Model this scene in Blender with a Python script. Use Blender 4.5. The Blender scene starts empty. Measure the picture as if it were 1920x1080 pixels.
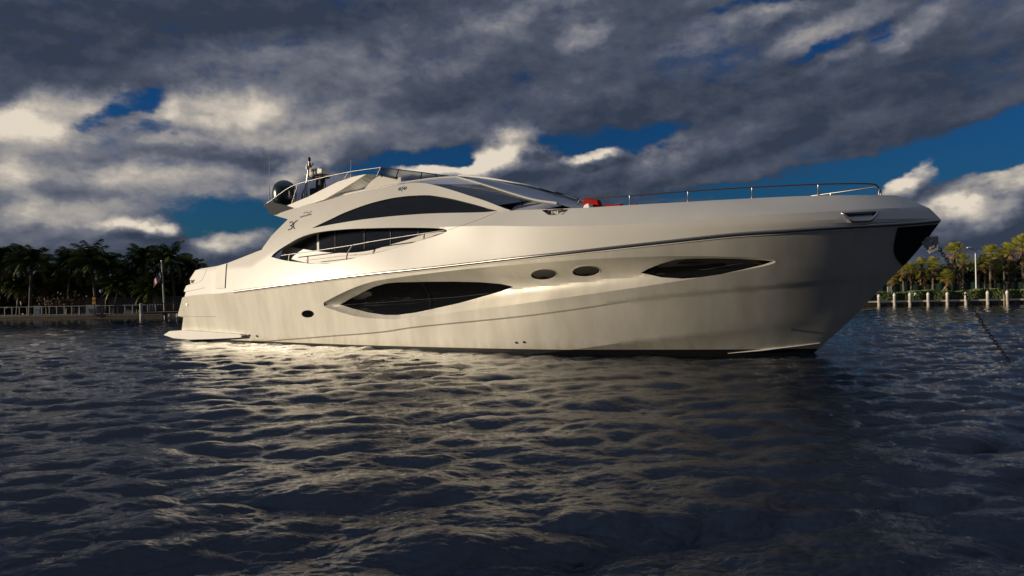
import bpy, bmesh, math, random
import numpy as np
from mathutils import Vector, Matrix
from mathutils.geometry import delaunay_2d_cdt

random.seed(7)
RNG = np.random.default_rng(11)
SC = bpy.context.scene
COL = SC.collection

# ------------------------------------------------------------------ camera
cam = bpy.data.cameras.new('camera')
cam_o = bpy.data.objects.new('camera', cam)
COL.objects.link(cam_o)
cam.sensor_width = 36.0
cam.lens = 24.0
cam.clip_start = 0.1
cam.clip_end = 8000.0
PITCH, ROLL = math.radians(0.4476), math.radians(1.0312)
cam_o.matrix_world = (Matrix.Translation((0, 0, 1.95)) @ Matrix.Rotation(math.pi / 2 + PITCH, 4, 'X')
                      @ Matrix.Rotation(-ROLL, 4, 'Z'))
SC.camera = cam_o

# ------------------------------------------------------------------ light
SUN_DIR = Vector((-0.98, -0.070, 0.125)).normalized()      # towards the sun
SUN_STRENGTH = 4.7
SKY_STRENGTH = 0.06
CLOUD_GAIN = 1.14
sun = bpy.data.lights.new('sun', 'SUN')
sun.energy = SUN_STRENGTH
sun.angle = math.radians(0.55)
sun.color = (1.0, 0.86, 0.67)
sun_o = bpy.data.objects.new('sun', sun)
COL.objects.link(sun_o)
sun_o.rotation_euler = (-SUN_DIR).to_track_quat('-Z', 'Y').to_euler()

SC.view_settings.view_transform = 'Standard'
SC.view_settings.look = 'None'
SC.view_settings.exposure = 0.0
SC.view_settings.gamma = 1.0
SC.render.engine = 'CYCLES'
SC.cycles.caustics_reflective = True
SC.cycles.blur_glossy = 0.6
SC.cycles.sample_clamp_indirect = 6.0
SC.cycles.caustics_refractive = False
SC.cycles.max_bounces = 6
SC.cycles.use_denoising = True

# cloud masses as soft ellipses on the sky: azimuth, elevation, radii, tilt in degrees, amount
COVER_BASE, LIT_BASE = 0.70, 0.20
COVER = [(-28.33, 14.21, 1.73, 0.87, 21.0, -0.34), (-27.28, 14.7, 1.19, 1.19, 1.0, -0.16), (-31.55, 12.64, 1.37, 0.42, 11.0, -0.3), (-27.13, 12.64, 1.59, 0.52, 11.0, -0.32), (-29.71, 13.43, 1.17, 0.39, 11.0, -0.2), (2.0, 11.89, 13.42, 1.16, 5.0, -0.42), (-6.94, 11.11, 6.67, 0.98, 9.0, -0.4), (9.55, 12.37, 5.74, 0.88, 11.0, -0.3), (32.18, 8.87, 12.5, 1.59, 15.0, -0.62), (23.02, 7.8, 13.59, 0.91, 4.0, -0.52), (35.89, 9.66, 4.35, 1.45, 21.0, -0.3), (19.92, 8.23, 8.42, 0.76, 6.0, -0.3), (-22.03, 6.59, 4.98, 1.49, 1.0, -0.46), (-23.94, 5.4, 3.68, 0.82, -9.0, -0.34), (-20.49, 5.38, 2.1, 1.68, 1.0, -0.35), (-25.79, 4.67, 2.82, 0.56, 6.0, -0.2), (28.52, 18.38, 1.1, 0.87, 31.0, -0.36), (25.47, 17.7, 2.22, 0.44, 19.0, -0.36), (20.6, 21.52, 3.77, 0.5, 1.0, -0.36), (28.33, 17.52, 1.58, 0.39, 21.0, -0.2), (-17.21, 10.38, 5.13, 0.6, -4.0, -0.14), (-0.69, 11.73, 2.95, 1.52, 21.0, 0.75), (1.31, 11.04, 2.69, 1.16, 1.0, 0.4), (6.8, 11.3, 2.22, 0.44, 6.0, 0.62), (-7.4, 10.42, 3.33, 0.44, 1.0, 0.6), (31.02, 7.95, 2.53, 0.84, 19.0, 0.85), (34.3, 5.14, 5.55, 1.55, 11.0, 0.75), (36.13, 6.89, 2.24, 0.72, 1.0, 0.55), (32.11, 5.69, 3.03, 0.91, 1.0, 0.4), (-22.44, 4.44, 3.1, 1.08, 9.0, 0.6), (-29.14, 5.11, 2.35, 0.47, 1.0, 0.5), (-26.87, 4.85, 1.2, 0.56, 1.0, 0.4), (-33.24, 4.12, 4.49, 0.97, 1.0, 0.4), (6.85, 9.14, 11.56, 1.16, 9.0, 0.3), (13.4, 10.97, 11.32, 1.74, 15.0, 0.22), (0.17, 9.55, 6.71, 1.16, 1.0, 0.35), (23.04, 8.4, 2.88, 0.41, 6.0, 0.28), (14.17, 7.18, 3.91, 0.35, 1.0, 0.3)]
LIT = [(-33.92, 12.83, 4.83, 1.49, 19.0, 0.56), (-35.89, 11.35, 3.26, 1.81, 1.0, 0.36), (-30.24, 11.52, 3.87, 0.77, 9.0, 0.24), (-23.07, 14.34, 4.94, 1.56, 9.0, 0.5), (-17.15, 13.95, 8.13, 1.8, 11.0, 0.3), (-19.6, 12.2, 8.43, 0.84, 7.0, 0.22), (-36.08, 7.8, 2.17, 1.63, 1.0, 0.4), (-30.6, 9.32, 7.71, 1.31, 6.0, 0.38), (-34.15, 6.12, 4.82, 1.04, 6.0, 0.28), (-28.6, 6.76, 7.86, 1.34, 9.0, 0.28), (-24.27, 8.93, 7.35, 1.22, 1.0, 0.26), (-17.21, 10.26, 2.99, 1.11, 26.0, 0.42), (-20.29, 19.0, 4.62, 1.26, 15.0, 0.16), (-17.1, 17.34, 9.41, 2.99, 15.0, 0.16), (-3.21, 20.63, 7.15, 2.68, 21.0, 0.16), (-8.67, 13.22, 7.08, 1.33, 9.0, 0.12), (-0.69, 11.73, 2.95, 1.61, 21.0, 0.72), (6.81, 11.39, 2.22, 0.53, 6.0, 0.6), (-7.4, 10.42, 3.33, 0.62, 1.0, 0.6), (6.19, 20.48, 2.67, 0.71, 16.0, 0.28), (25.13, 18.96, 4.46, 0.97, 17.0, 0.38), (16.53, 20.14, 3.86, 1.12, 21.0, 0.2), (2.22, 22.51, 6.71, 0.81, 11.0, 0.2), (31.07, 18.59, 2.3, 1.0, 36.0, 0.26), (21.76, 20.76, 2.91, 0.67, 21.0, 0.25), (36.05, 17.36, 2.53, 1.81, 41.0, 0.12), (31.02, 8.02, 2.53, 0.84, 19.0, 0.55), (35.36, 5.42, 2.74, 1.24, 16.0, 0.52), (32.74, 5.27, 2.64, 0.98, 1.0, 0.25), (26.8, 11.78, 4.4, 0.88, 13.0, 0.14), (20.75, 10.01, 4.6, 0.75, 11.0, 0.1), (-22.44, 4.61, 2.48, 0.91, 11.0, 0.28), (-28.96, 5.38, 1.96, 0.47, 1.0, 0.45), (-27.05, 4.97, 1.2, 0.48, 1.0, 0.45), (-35.55, 15.88, 7.28, 1.09, 1.0, -0.04), (-28.44, 19.1, 16.53, 2.76, 9.0, -0.16), (-13.27, 21.46, 13.07, 2.18, 1.0, -0.12), (29.96, 13.24, 11.63, 3.1, 17.0, -0.18), (13.04, 14.32, 11.34, 2.62, 11.0, -0.16), (-4.18, 16.6, 7.59, 1.34, 6.0, -0.14), (5.53, 9.62, 8.91, 1.16, 7.0, -0.14), (35.84, 6.92, 2.18, 0.58, 1.0, -0.12), (-23.49, 11.17, 6.16, 0.57, 3.0, -0.12), (-32.22, 9.93, 3.79, 0.53, 6.0, -0.1)]

def N(nt, kind, **kw):
    n = nt.nodes.new(kind)
    for k, v in kw.items():
        setattr(n, k, v)
    return n

def math_node(nt, op, a, b=None, c=None, clamp=False):
    n = N(nt, 'ShaderNodeMath', operation=op, use_clamp=clamp)
    for i, v in enumerate((a, b, c)):
        if v is None:
            continue
        if isinstance(v, (int, float)):
            n.inputs[i].default_value = v
        else:
            nt.links.new(v, n.inputs[i])
    return n.outputs[0]

def smooth(nt, x, lo, hi):
    n = N(nt, 'ShaderNodeMapRange', interpolation_type='SMOOTHSTEP')
    nt.links.new(x, n.inputs['Value'])
    n.inputs['From Min'].default_value = lo
    n.inputs['From Max'].default_value = hi
    return n.outputs['Result']

def blob_sum(nt, vec, blobs, start):
    """sum of soft ellipses given as (azimuth, elevation, rx, ry, tilt, amount) in degrees"""
    acc = start
    for (az, el, rx, ry, rot, amt) in blobs:
        m = N(nt, 'ShaderNodeMapping', vector_type='TEXTURE')
        m.inputs['Location'].default_value = (az, el, 0)
        m.inputs['Rotation'].default_value = (0, 0, math.radians(rot))
        m.inputs['Scale'].default_value = (rx * 1.5, ry * 1.5, 1)
        nt.links.new(vec, m.inputs['Vector'])
        g = N(nt, 'ShaderNodeTexGradient', gradient_type='SPHERICAL')
        nt.links.new(m.outputs[0], g.inputs[0])
        s = smooth(nt, g.outputs['Fac'], 0.0, 0.75)
        acc = math_node(nt, 'MULTIPLY_ADD', s, amt, acc)
    return acc

def noise(nt, vec, scale, detail, rough, dist=0.0, sx=1.0, sy=1.0, rot=0.0, off=(0, 0, 0)):
    m = N(nt, 'ShaderNodeMapping')
    m.inputs['Location'].default_value = off
    m.inputs['Rotation'].default_value = (0, 0, math.radians(rot))
    m.inputs['Scale'].default_value = (sx, sy, 1)
    nt.links.new(vec, m.inputs['Vector'])
    n = N(nt, 'ShaderNodeTexNoise', noise_dimensions='3D')
    n.inputs['Scale'].default_value = scale
    n.inputs['Detail'].default_value = detail
    n.inputs['Roughness'].default_value = rough
    n.inputs['Distortion'].default_value = dist
    nt.links.new(m.outputs[0], n.inputs['Vector'])
    return n

def cover_group():
    g = bpy.data.node_groups.new('cloud_density', 'ShaderNodeTree')
    g.interface.new_socket('Vector', in_out='INPUT', socket_type='NodeSocketVector')
    g.interface.new_socket('Density', in_out='OUTPUT', socket_type='NodeSocketFloat')
    gi, go = N(g, 'NodeGroupInput'), N(g, 'NodeGroupOutput')
    v = gi.outputs[0]
    w = noise(g, v, 0.22, 4, 0.6, sy=1.5)
    sub = N(g, 'ShaderNodeVectorMath', operation='SUBTRACT')
    g.links.new(w.outputs['Color'], sub.inputs[0]); sub.inputs[1].default_value = (0.5, 0.5, 0.5)
    sca = N(g, 'ShaderNodeVectorMath', operation='MULTIPLY')
    g.links.new(sub.outputs[0], sca.inputs[0]); sca.inputs[1].default_value = (5.0, 2.6, 0)
    add = N(g, 'ShaderNodeVectorMath', operation='ADD')
    g.links.new(v, add.inputs[0]); g.links.new(sca.outputs[0], add.inputs[1])
    macro = blob_sum(g, add.outputs[0], COVER, COVER_BASE)
    f1 = noise(g, v, 0.13, 9, 0.56, dist=0.25, sx=0.75, sy=1.7, rot=-12)
    f2 = noise(g, v, 0.55, 8, 0.6, sx=0.9, sy=1.4, rot=-8, off=(31, 7, 0))
    a = math_node(g, 'SUBTRACT', f1.outputs['Fac'], 0.5)
    b = math_node(g, 'SUBTRACT', f2.outputs['Fac'], 0.5)
    d = math_node(g, 'MULTIPLY_ADD', a, 1.1, macro)
    d = math_node(g, 'MULTIPLY_ADD', b, 0.55, d)
    g.links.new(d, go.inputs[0])
    return g

def build_world():
    world = bpy.data.worlds.new('World')
    SC.world = world
    world.use_nodes = True
    nt = world.node_tree
    nt.nodes.clear()
    out = N(nt, 'ShaderNodeOutputWorld')
    sky = N(nt, 'ShaderNodeTexSky', sky_type='NISHITA')
    sky.sun_disc = False
    sky.sun_elevation = math.asin(SUN_DIR.z)
    sky.sun_rotation = math.atan2(SUN_DIR.x, SUN_DIR.y)
    sky.air_density = 1.3
    sky.dust_density = 0.3
    sky.ozone_density = 3.5
    tc = N(nt, 'ShaderNodeTexCoord')
    sep = N(nt, 'ShaderNodeSeparateXYZ')
    nt.links.new(tc.outputs['Generated'], sep.inputs[0])
    az = math_node(nt, 'MULTIPLY', math_node(nt, 'ARCTAN2', sep.outputs[0], sep.outputs[1]), 57.29578)
    el = math_node(nt, 'MULTIPLY', math_node(nt, 'ARCSINE', sep.outputs[2]), 57.29578)
    comb = N(nt, 'ShaderNodeCombineXYZ')
    nt.links.new(az, comb.inputs[0]); nt.links.new(el, comb.inputs[1])
    v = comb.outputs[0]
    grp = cover_group()
    g0 = N(nt, 'ShaderNodeGroup'); g0.node_tree = grp
    nt.links.new(v, g0.inputs[0])
    shift = N(nt, 'ShaderNodeVectorMath', operation='ADD')
    nt.links.new(v, shift.inputs[0]); shift.inputs[1].default_value = (-0.9, 0.75, 0)
    g1 = N(nt, 'ShaderNodeGroup'); g1.node_tree = grp
    nt.links.new(shift.outputs[0], g1.inputs[0])
    d0, d1 = g0.outputs[0], g1.outputs[0]
    alpha = smooth(nt, d0, 0.25, 0.66)
    # light from the sun side: where density falls off towards the sun the cloud is lit
    rim = math_node(nt, 'SUBTRACT', d0, d1)
    wn = noise(nt, v, 0.25, 5, 0.6)
    sub = N(nt, 'ShaderNodeVectorMath', operation='SUBTRACT')
    nt.links.new(wn.outputs['Color'], sub.inputs[0]); sub.inputs[1].default_value = (0.5, 0.5, 0.5)
    sca = N(nt, 'ShaderNodeVectorMath', operation='MULTIPLY')
    nt.links.new(sub.outputs[0], sca.inputs[0]); sca.inputs[1].default_value = (5.5, 3.0, 0)
    addw = N(nt, 'ShaderNodeVectorMath', operation='ADD')
    nt.links.new(v, addw.inputs[0]); nt.links.new(sca.outputs[0], addw.inputs[1])
    lit = blob_sum(nt, addw.outputs[0], LIT, LIT_BASE)
    tex = noise(nt, v, 0.20, 7, 0.52, dist=0.3, sx=0.8, sy=1.7, rot=-10, off=(5, 90, 0))
    lit = math_node(nt, 'MULTIPLY_ADD', math_node(nt, 'SUBTRACT', tex.outputs['Fac'], 0.5), 0.46, lit)
    lit = math_node(nt, 'MULTIPLY_ADD', rim, 0.48, lit)
    tex2 = noise(nt, v, 0.75, 8, 0.60, dist=0.2, sx=0.9, sy=1.4, rot=-8, off=(60, 2, 0))
    lit = math_node(nt, 'MULTIPLY_ADD', math_node(nt, 'SUBTRACT', tex2.outputs['Fac'], 0.5), 0.22, lit)
    ramp = N(nt, 'ShaderNodeValToRGB')
    cr = ramp.color_ramp
    cr.elements[0].position = 0.0; cr.elements[0].color = (0.030, 0.041, 0.066, 1)
    cr.elements[1].position = 1.0; cr.elements[1].color = (0.66, 0.58, 0.48, 1)
    for p, c in ((0.25, (0.066, 0.078, 0.113, 1)), (0.5, (0.150, 0.158, 0.190, 1)), (0.75, (0.34, 0.315, 0.29, 1))):
        e = cr.elements.new(p); e.color = c
    nt.links.new(lit, ramp.inputs[0])
    # clear sky
    skymul = N(nt, 'ShaderNodeVectorMath', operation='MULTIPLY')
    nt.links.new(sky.outputs[0], skymul.inputs[0])
    skymul.inputs[1].default_value = (SKY_STRENGTH * 0.14, SKY_STRENGTH * 0.52, SKY_STRENGTH * 1.15)
    cl = N(nt, 'ShaderNodeVectorMath', operation='SCALE')
    nt.links.new(ramp.outputs[0], cl.inputs[0]); cl.inputs['Scale'].default_value = CLOUD_GAIN
    mix = N(nt, 'ShaderNodeMix', data_type='RGBA')
    nt.links.new(alpha, mix.inputs['Factor'])
    nt.links.new(skymul.outputs[0], mix.inputs['A'])
    nt.links.new(cl.outputs[0], mix.inputs['B'])
    # overhead the deck of cloud is thin and bright
    mz = N(nt, 'ShaderNodeMix', data_type='RGBA')
    nt.links.new(math_node(nt, 'MULTIPLY', smooth(nt, el, 32, 66), 0.9), mz.inputs['Factor'])
    nt.links.new(mix.outputs['Result'], mz.inputs['A'])
    mz.inputs['B'].default_value = (0.24, 0.30, 0.44, 1)
    mix = mz
    bg = N(nt, 'ShaderNodeBackground')
    nt.links.new(mix.outputs['Result'], bg.inputs['Color'])
    bg.inputs['Strength'].default_value = 1.0
    nt.links.new(bg.outputs[0], out.inputs[0])
build_world()

# ------------------------------------------------------------------ materials
def mat(name, base, rough=0.5, metal=0.0, coat=0.0, spec=0.5, coat_rough=0.05):
    m = bpy.data.materials.new(name)
    m.use_nodes = True
    b = m.node_tree.nodes['Principled BSDF']
    b.inputs['Base Color'].default_value = (*base, 1)
    b.inputs['Roughness'].default_value = rough
    b.inputs['Metallic'].default_value = metal
    b.inputs['Coat Weight'].default_value = coat
    b.inputs['Coat Roughness'].default_value = coat_rough
    b.inputs['Specular IOR Level'].default_value = spec
    return m

def vary(m, c0, c1, scale, stretch=(1, 1, 1), detail=5, bump=0.0, lo=0.3, hi=0.7, coord='Object'):
    """noise-mixed base colour (wear, dirt, grain, painted ripple light) and optional bump"""
    nt = m.node_tree
    b = nt.nodes['Principled BSDF']
    tc = N(nt, 'ShaderNodeTexCoord')
    mp = N(nt, 'ShaderNodeMapping'); mp.inputs['Scale'].default_value = stretch
    nt.links.new(tc.outputs[coord], mp.inputs[0])
    n = N(nt, 'ShaderNodeTexNoise')
    n.inputs['Scale'].default_value = scale; n.inputs['Detail'].default_value = detail
    n.inputs['Roughness'].default_value = 0.6
    nt.links.new(mp.outputs[0], n.inputs['Vector'])
    f = smooth(nt, n.outputs['Fac'], lo, hi)
    mx = N(nt, 'ShaderNodeMix', data_type='RGBA')
    nt.links.new(f, mx.inputs['Factor'])
    mx.inputs['A'].default_value = (*c0, 1); mx.inputs['B'].default_value = (*c1, 1)
    nt.links.new(mx.outputs['Result'], b.inputs['Base Color'])
    if bump:
        bp = N(nt, 'ShaderNodeBump'); bp.inputs['Strength'].default_value = bump
        bp.inputs['Distance'].default_value = 0.02
        nt.links.new(n.outputs['Fac'], bp.inputs['Height'])
        nt.links.new(bp.outputs[0], b.inputs['Normal'])
    return mx

M_PAINT = mat('pearl_paint', (0.53, 0.505, 0.46), 0.45, 0.0, 0.24, 0.18, 0.17)
vary(M_PAINT, (0.49, 0.465, 0.415), (0.525, 0.50, 0.445), 0.6, (1, 1, 1))
M_WHITE = mat('white_gelcoat', (0.76, 0.73, 0.66), 0.55, 0.0, 0.0, 0.25)
vary(M_WHITE, (0.66, 0.63, 0.56), (0.70, 0.67, 0.60), 0.8)
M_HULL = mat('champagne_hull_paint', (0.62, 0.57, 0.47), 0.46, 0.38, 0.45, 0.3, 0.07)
def hull_nodes():
    nt = M_HULL.node_tree
    b = nt.nodes['Principled BSDF']
    mx = vary(M_HULL, (0.55, 0.52, 0.44), (0.68, 0.645, 0.56), 0.8, (1.6, 1.0, 0.3), 6, 0.0, 0.30, 0.72)  # tall tone streaks, partly a painted stand-in for rippling water light
    tc = N(nt, 'ShaderNodeTexCoord')
    sep = N(nt, 'ShaderNodeSeparateXYZ'); nt.links.new(tc.outputs['Object'], sep.inputs[0])
    # scum and rust-brown staining that runs up from the waterline
    n3 = N(nt, 'ShaderNodeTexNoise'); n3.inputs['Scale'].default_value = 2.2; n3.inputs['Detail'].default_value = 6
    mp3 = N(nt, 'ShaderNodeMapping'); mp3.inputs['Scale'].default_value = (1.6, 1, 0.35)
    nt.links.new(tc.outputs['Object'], mp3.inputs[0]); nt.links.new(mp3.outputs[0], n3.inputs['Vector'])
    hgt = math_node(nt, 'MULTIPLY_ADD', n3.outputs['Fac'], -0.9, sep.outputs[2])
    st = math_node(nt, 'SUBTRACT', 1.0, smooth(nt, hgt, -0.55, 0.05))
    m3 = N(nt, 'ShaderNodeMix', data_type='RGBA')
    nt.links.new(math_node(nt, 'MULTIPLY', st, 0.55), m3.inputs['Factor'])
    nt.links.new(mx.outputs['Result'], m3.inputs['A']); m3.inputs['B'].default_value = (0.36, 0.30, 0.19, 1)
    mx = m3
    # black antifouling up to the boot top
    zz = math_node(nt, 'MULTIPLY_ADD', smooth(nt, sep.outputs[0], 8.0, 26.0), -0.13, sep.outputs[2])
    f = smooth(nt, zz, 0.09, 0.10)
    m2 = N(nt, 'ShaderNodeMix', data_type='RGBA')
    nt.links.new(f, m2.inputs['Factor'])
    m2.inputs['A'].default_value = (0.012, 0.012, 0.013, 1)
    nt.links.new(mx.outputs['Result'], m2.inputs['B'])
    nt.links.new(m2.outputs['Result'], b.inputs['Base Color'])
    nt.links.new(math_node(nt, 'MULTIPLY', f, 0.38), b.inputs['Metallic'])
    # very slight fairing waves in the plating
    n = N(nt, 'ShaderNodeTexNoise'); n.inputs['Scale'].default_value = 0.9; n.inputs['Detail'].default_value = 2
    nt.links.new(tc.outputs['Object'], n.inputs['Vector'])
    bp = N(nt, 'ShaderNodeBump'); bp.inputs['Strength'].default_value = 0.12; bp.inputs['Distance'].default_value = 0.05
    nt.links.new(n.outputs['Fac'], bp.inputs['Height']); nt.links.new(bp.outputs[0], b.inputs['Normal'])
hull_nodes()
M_GLASS = mat('black_tinted_glass', (0.005, 0.005, 0.005), 0.04, 0.0, 0.0, 0.28)
M_GREYGLASS = mat('grey_windscreen_glass', (0.035, 0.040, 0.050), 0.06, 0.0, 0.0, 0.9)
M_GREYPANEL = mat('grey_panel_sky_sheen', (0.50, 0.51, 0.55), 0.3, 0.35, 0.3)  # pale grey puts sky reflected in the windscreen glass into the colour
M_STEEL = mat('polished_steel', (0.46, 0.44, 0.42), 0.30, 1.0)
M_DULLSTEEL = mat('galvanised_steel', (0.30, 0.29, 0.28), 0.45, 0.9)
vary(M_DULLSTEEL, (0.22, 0.20, 0.18), (0.38, 0.37, 0.36), 9)
M_RUBBER = mat('dark_rubber', (0.045, 0.042, 0.040), 0.5)
M_TOPRAIL = mat('shaded_rail_steel', (0.20, 0.19, 0.18), 0.38, 1.0)  # darker copy of the polished steel, shade put into its colour
M_CLEAR = mat('tinted_cabin_glass', (0.008, 0.009, 0.011), 0.03, 0.0, 0.0, 0.9)
M_RAIL = mat('rub_rail_steel', (0.30, 0.28, 0.26), 0.25, 0.9)
M_BLACK = mat('black_plastic', (0.012, 0.013, 0.014), 0.6, 0, 0, 0.2)
M_DARKPOST = mat('dark_post_paint', (0.03, 0.03, 0.028), 0.9, 0, 0, 0.05)
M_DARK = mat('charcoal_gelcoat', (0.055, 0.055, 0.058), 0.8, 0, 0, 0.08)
M_DOME = mat('dark_green_dome', (0.010, 0.022, 0.020), 0.22, 0.0, 0.5)
M_BLUE = mat('navy_vinyl', (0.045, 0.055, 0.11), 0.35)
M_INK = mat('dark_brown_vinyl', (0.05, 0.045, 0.05), 0.4)
M_TEAL = mat('teal_vinyl', (0.05, 0.30, 0.33), 0.4)
M_RED = mat('red_canvas', (0.30, 0.012, 0.008), 0.85, 0, 0, 0.1)
vary(M_RED, (0.24, 0.009, 0.006), (0.33, 0.014, 0.009), 12, bump=0.2)
M_REDTRIM = mat('red_lettering', (0.35, 0.03, 0.03), 0.5)
M_CLOTH = mat('white_canvas', (0.78, 0.75, 0.70), 0.85)
vary(M_CLOTH, (0.72, 0.69, 0.64), (0.82, 0.79, 0.74), 8, bump=0.2)
M_SEAM = mat('panel_seam', (0.20, 0.18, 0.15), 0.6)
M_TEAK = mat('teak', (0.25, 0.15, 0.08), 0.7)
M_IRON = mat('chain_iron', (0.012, 0.011, 0.010), 0.85, 0, 0, 0.1)
vary(M_IRON, (0.008, 0.007, 0.007), (0.020, 0.015, 0.012), 14)
M_SCREEN = bpy.data.materials.new('smoked_acrylic')
M_SCREEN.use_nodes = True
def screen_nodes():
    nt = M_SCREEN.node_tree; nt.nodes.clear()
    o = N(nt, 'ShaderNodeOutputMaterial'); t = N(nt, 'ShaderNodeBsdfTransparent'); t.inputs[0].default_value = (0.30, 0.32, 0.34, 1)
    g = N(nt, 'ShaderNodeBsdfGlossy'); g.inputs['Roughness'].default_value = 0.05; g.inputs[0].default_value = (0.8, 0.8, 0.8, 1)
    f = N(nt, 'ShaderNodeFresnel'); f.inputs[0].default_value = 1.45
    mx = N(nt, 'ShaderNodeMixShader'); nt.links.new(f.outputs[0], mx.inputs[0]); nt.links.new(t.outputs[0], mx.inputs[1]); nt.links.new(g.outputs[0], mx.inputs[2])
    nt.links.new(mx.outputs[0], o.inputs[0])
screen_nodes()

# ------------------------------------------------------------------ helpers
def tag(o, label=None, cat=None, group=None, kind=None):
    if label: o['label'] = label
    if cat: o['category'] = cat
    if group: o['group'] = group
    if kind: o['kind'] = kind
    return o

def empty(name, loc, rz=0.0):
    e = bpy.data.objects.new(name, None)
    e.empty_display_size = 0.3
    COL.objects.link(e)
    e.location = loc
    e.rotation_euler = (0, 0, rz)
    return e

class MB:
    """collects vertices and faces of one mesh"""
    def __init__(self):
        self.v = []; self.f = []; self.m = []; self.k = 0
    def add(self, verts, faces, mi=0):
        b = self.k
        verts = np.asarray(verts, float).reshape(-1, 3)
        self.v.append(verts)
        self.k += len(verts)
        self.f += [tuple(int(i) + b for i in f) for f in faces]
        self.m += [mi] * len(faces)
    def box(self, c, s, rz=0.0, mi=0, taper=1.0):
        x, y, z = [q / 2 for q in s]
        p = np.array([(-x, -y, -z), (x, -y, -z), (x, y, -z), (-x, y, -z),
                      (-x * taper, -y * taper, z), (x * taper, -y * taper, z), (x * taper, y * taper, z), (-x * taper, y * taper, z)])
        cs, sn = math.cos(rz), math.sin(rz)
        p = np.stack([p[:, 0] * cs - p[:, 1] * sn, p[:, 0] * sn + p[:, 1] * cs, p[:, 2]], 1) + np.array(c)
        self.add(p, [(0, 3, 2, 1), (4, 5, 6, 7), (0, 1, 5, 4), (1, 2, 6, 5), (2, 3, 7, 6), (3, 0, 4, 7)], mi)
    def tube(self, pts, r, n=8, mi=0, cap=True, closed=False, squash=1.0):
        P = np.asarray(pts, float)
        R = np.broadcast_to(np.asarray(r, float), (len(P),))
        T = np.gradient(P, axis=0)
        if closed:
            T = np.roll(P, -1, 0) - np.roll(P, 1, 0)
        T /= np.linalg.norm(T, axis=1)[:, None] + 1e-12
        up = np.array([0, 0, 1.0]) if abs(T[:, 2]).mean() < 0.85 else np.array([1.0, 0, 0])
        A = np.cross(T, up); A /= np.linalg.norm(A, axis=1)[:, None] + 1e-9
        Bn = np.cross(A, T)
        a = np.arange(n) * 2 * math.pi / n
        V = (P[:, None] + R[:, None, None] * (np.cos(a)[None, :, None] * A[:, None] + squash * np.sin(a)[None, :, None] * Bn[:, None])).reshape(-1, 3)
        F = []
        m = len(P)
        for i in range(m if closed else m - 1):
            j = (i + 1) % m
            for q in range(n):
                F.append((i * n + q, i * n + (q + 1) % n, j * n + (q + 1) % n, j * n + q))
        if cap and not closed:
            F.append(tuple(range(n))[::-1]); F.append(tuple((m - 1) * n + q for q in range(n)))
        self.add(V, F, mi)
    def lathe(self, prof, c=(0, 0, 0), n=20, mi=0, axis='z'):
        """prof: list of (radius, height)"""
        a = np.arange(n) * 2 * math.pi / n
        V = []
        for r, h in prof:
            for q in a:
                p = (r * math.cos(q), r * math.sin(q), h)
                if axis == 'x': p = (p[2], p[0], p[1])
                if axis == 'y': p = (p[0], p[2], p[1])
                V.append((p[0] + c[0], p[1] + c[1], p[2] + c[2]))
        F = []
        for i in range(len(prof) - 1):
            for q in range(n):
                F.append((i * n + q, i * n + (q + 1) % n, (i + 1) * n + (q + 1) % n, (i + 1) * n + q))
        F.append(tuple(range(n))[::-1]); F.append(tuple((len(prof) - 1) * n + q for q in range(n)))
        self.add(V, F, mi)
    def prism(self, poly, d0, d1, mi=0):
        """closed polygon of (a, z) extruded along y from d0 to d1: x=a, z=z"""
        poly = np.asarray(poly, float); n = len(poly)
        V = [(a, d0, z) for a, z in poly] + [(a, d1, z) for a, z in poly]
        F = [tuple(range(n)), tuple(range(n, 2 * n))[::-1]]
        F += [(i, n + i, n + (i + 1) % n, (i + 1) % n) for i in range(n)]
        self.add(V, F, mi)
    def build(self, name, mats, parent=None, smooth_deg=None):
        me = bpy.data.meshes.new(name)
        V = np.vstack(self.v)
        me.from_pydata(V.tolist(), [], self.f)
        for m_ in (mats if isinstance(mats, (list, tuple)) else [mats]):
            me.materials.append(m_)
        me.polygons.foreach_set('material_index', self.m)
        me.validate()
        me.update()
        if smooth_deg:
            me.shade_smooth()
            me.set_sharp_from_angle(angle=math.radians(smooth_deg))
        o = bpy.data.objects.new(name, me)
        COL.objects.link(o)
        if parent: o.parent = parent
        return o

def fix_normals(o):
    bm = bmesh.new(); bm.from_mesh(o.data)
    bmesh.ops.recalc_face_normals(bm, faces=bm.faces)
    bm.to_mesh(o.data); bm.free()
    return o

def bevel(o, w=0.02, seg=2):
    m = o.modifiers.new('bevel', 'BEVEL'); m.width = w; m.segments = seg; m.limit_method = 'ANGLE'
    return o

def dup(root, loc=None, rz=None, label=None, scale=None):
    r = root.copy(); COL.objects.link(r)
    if loc is not None: r.location = loc
    if rz is not None: r.rotation_euler = (0, 0, rz)
    if scale is not None: r.scale = (scale,) * 3
    if label: r['label'] = label
    for ch in root.children:
        c = ch.copy(); COL.objects.link(c); c.parent = r
        for g in ch.children:
            d = g.copy(); COL.objects.link(d); d.parent = c
    return r

def dens(P, step, closed=True):
    P = np.asarray(P, float); out = []
    n = len(P)
    for i in range(n if closed else n - 1):
        a, b = P[i], P[(i + 1) % n]
        k = max(1, int(np.linalg.norm(b - a) / step))
        for q in range(k):
            out.append(a + (b - a) * q / k)
    if not closed: out.append(P[-1])
    return np.array(out)

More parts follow.
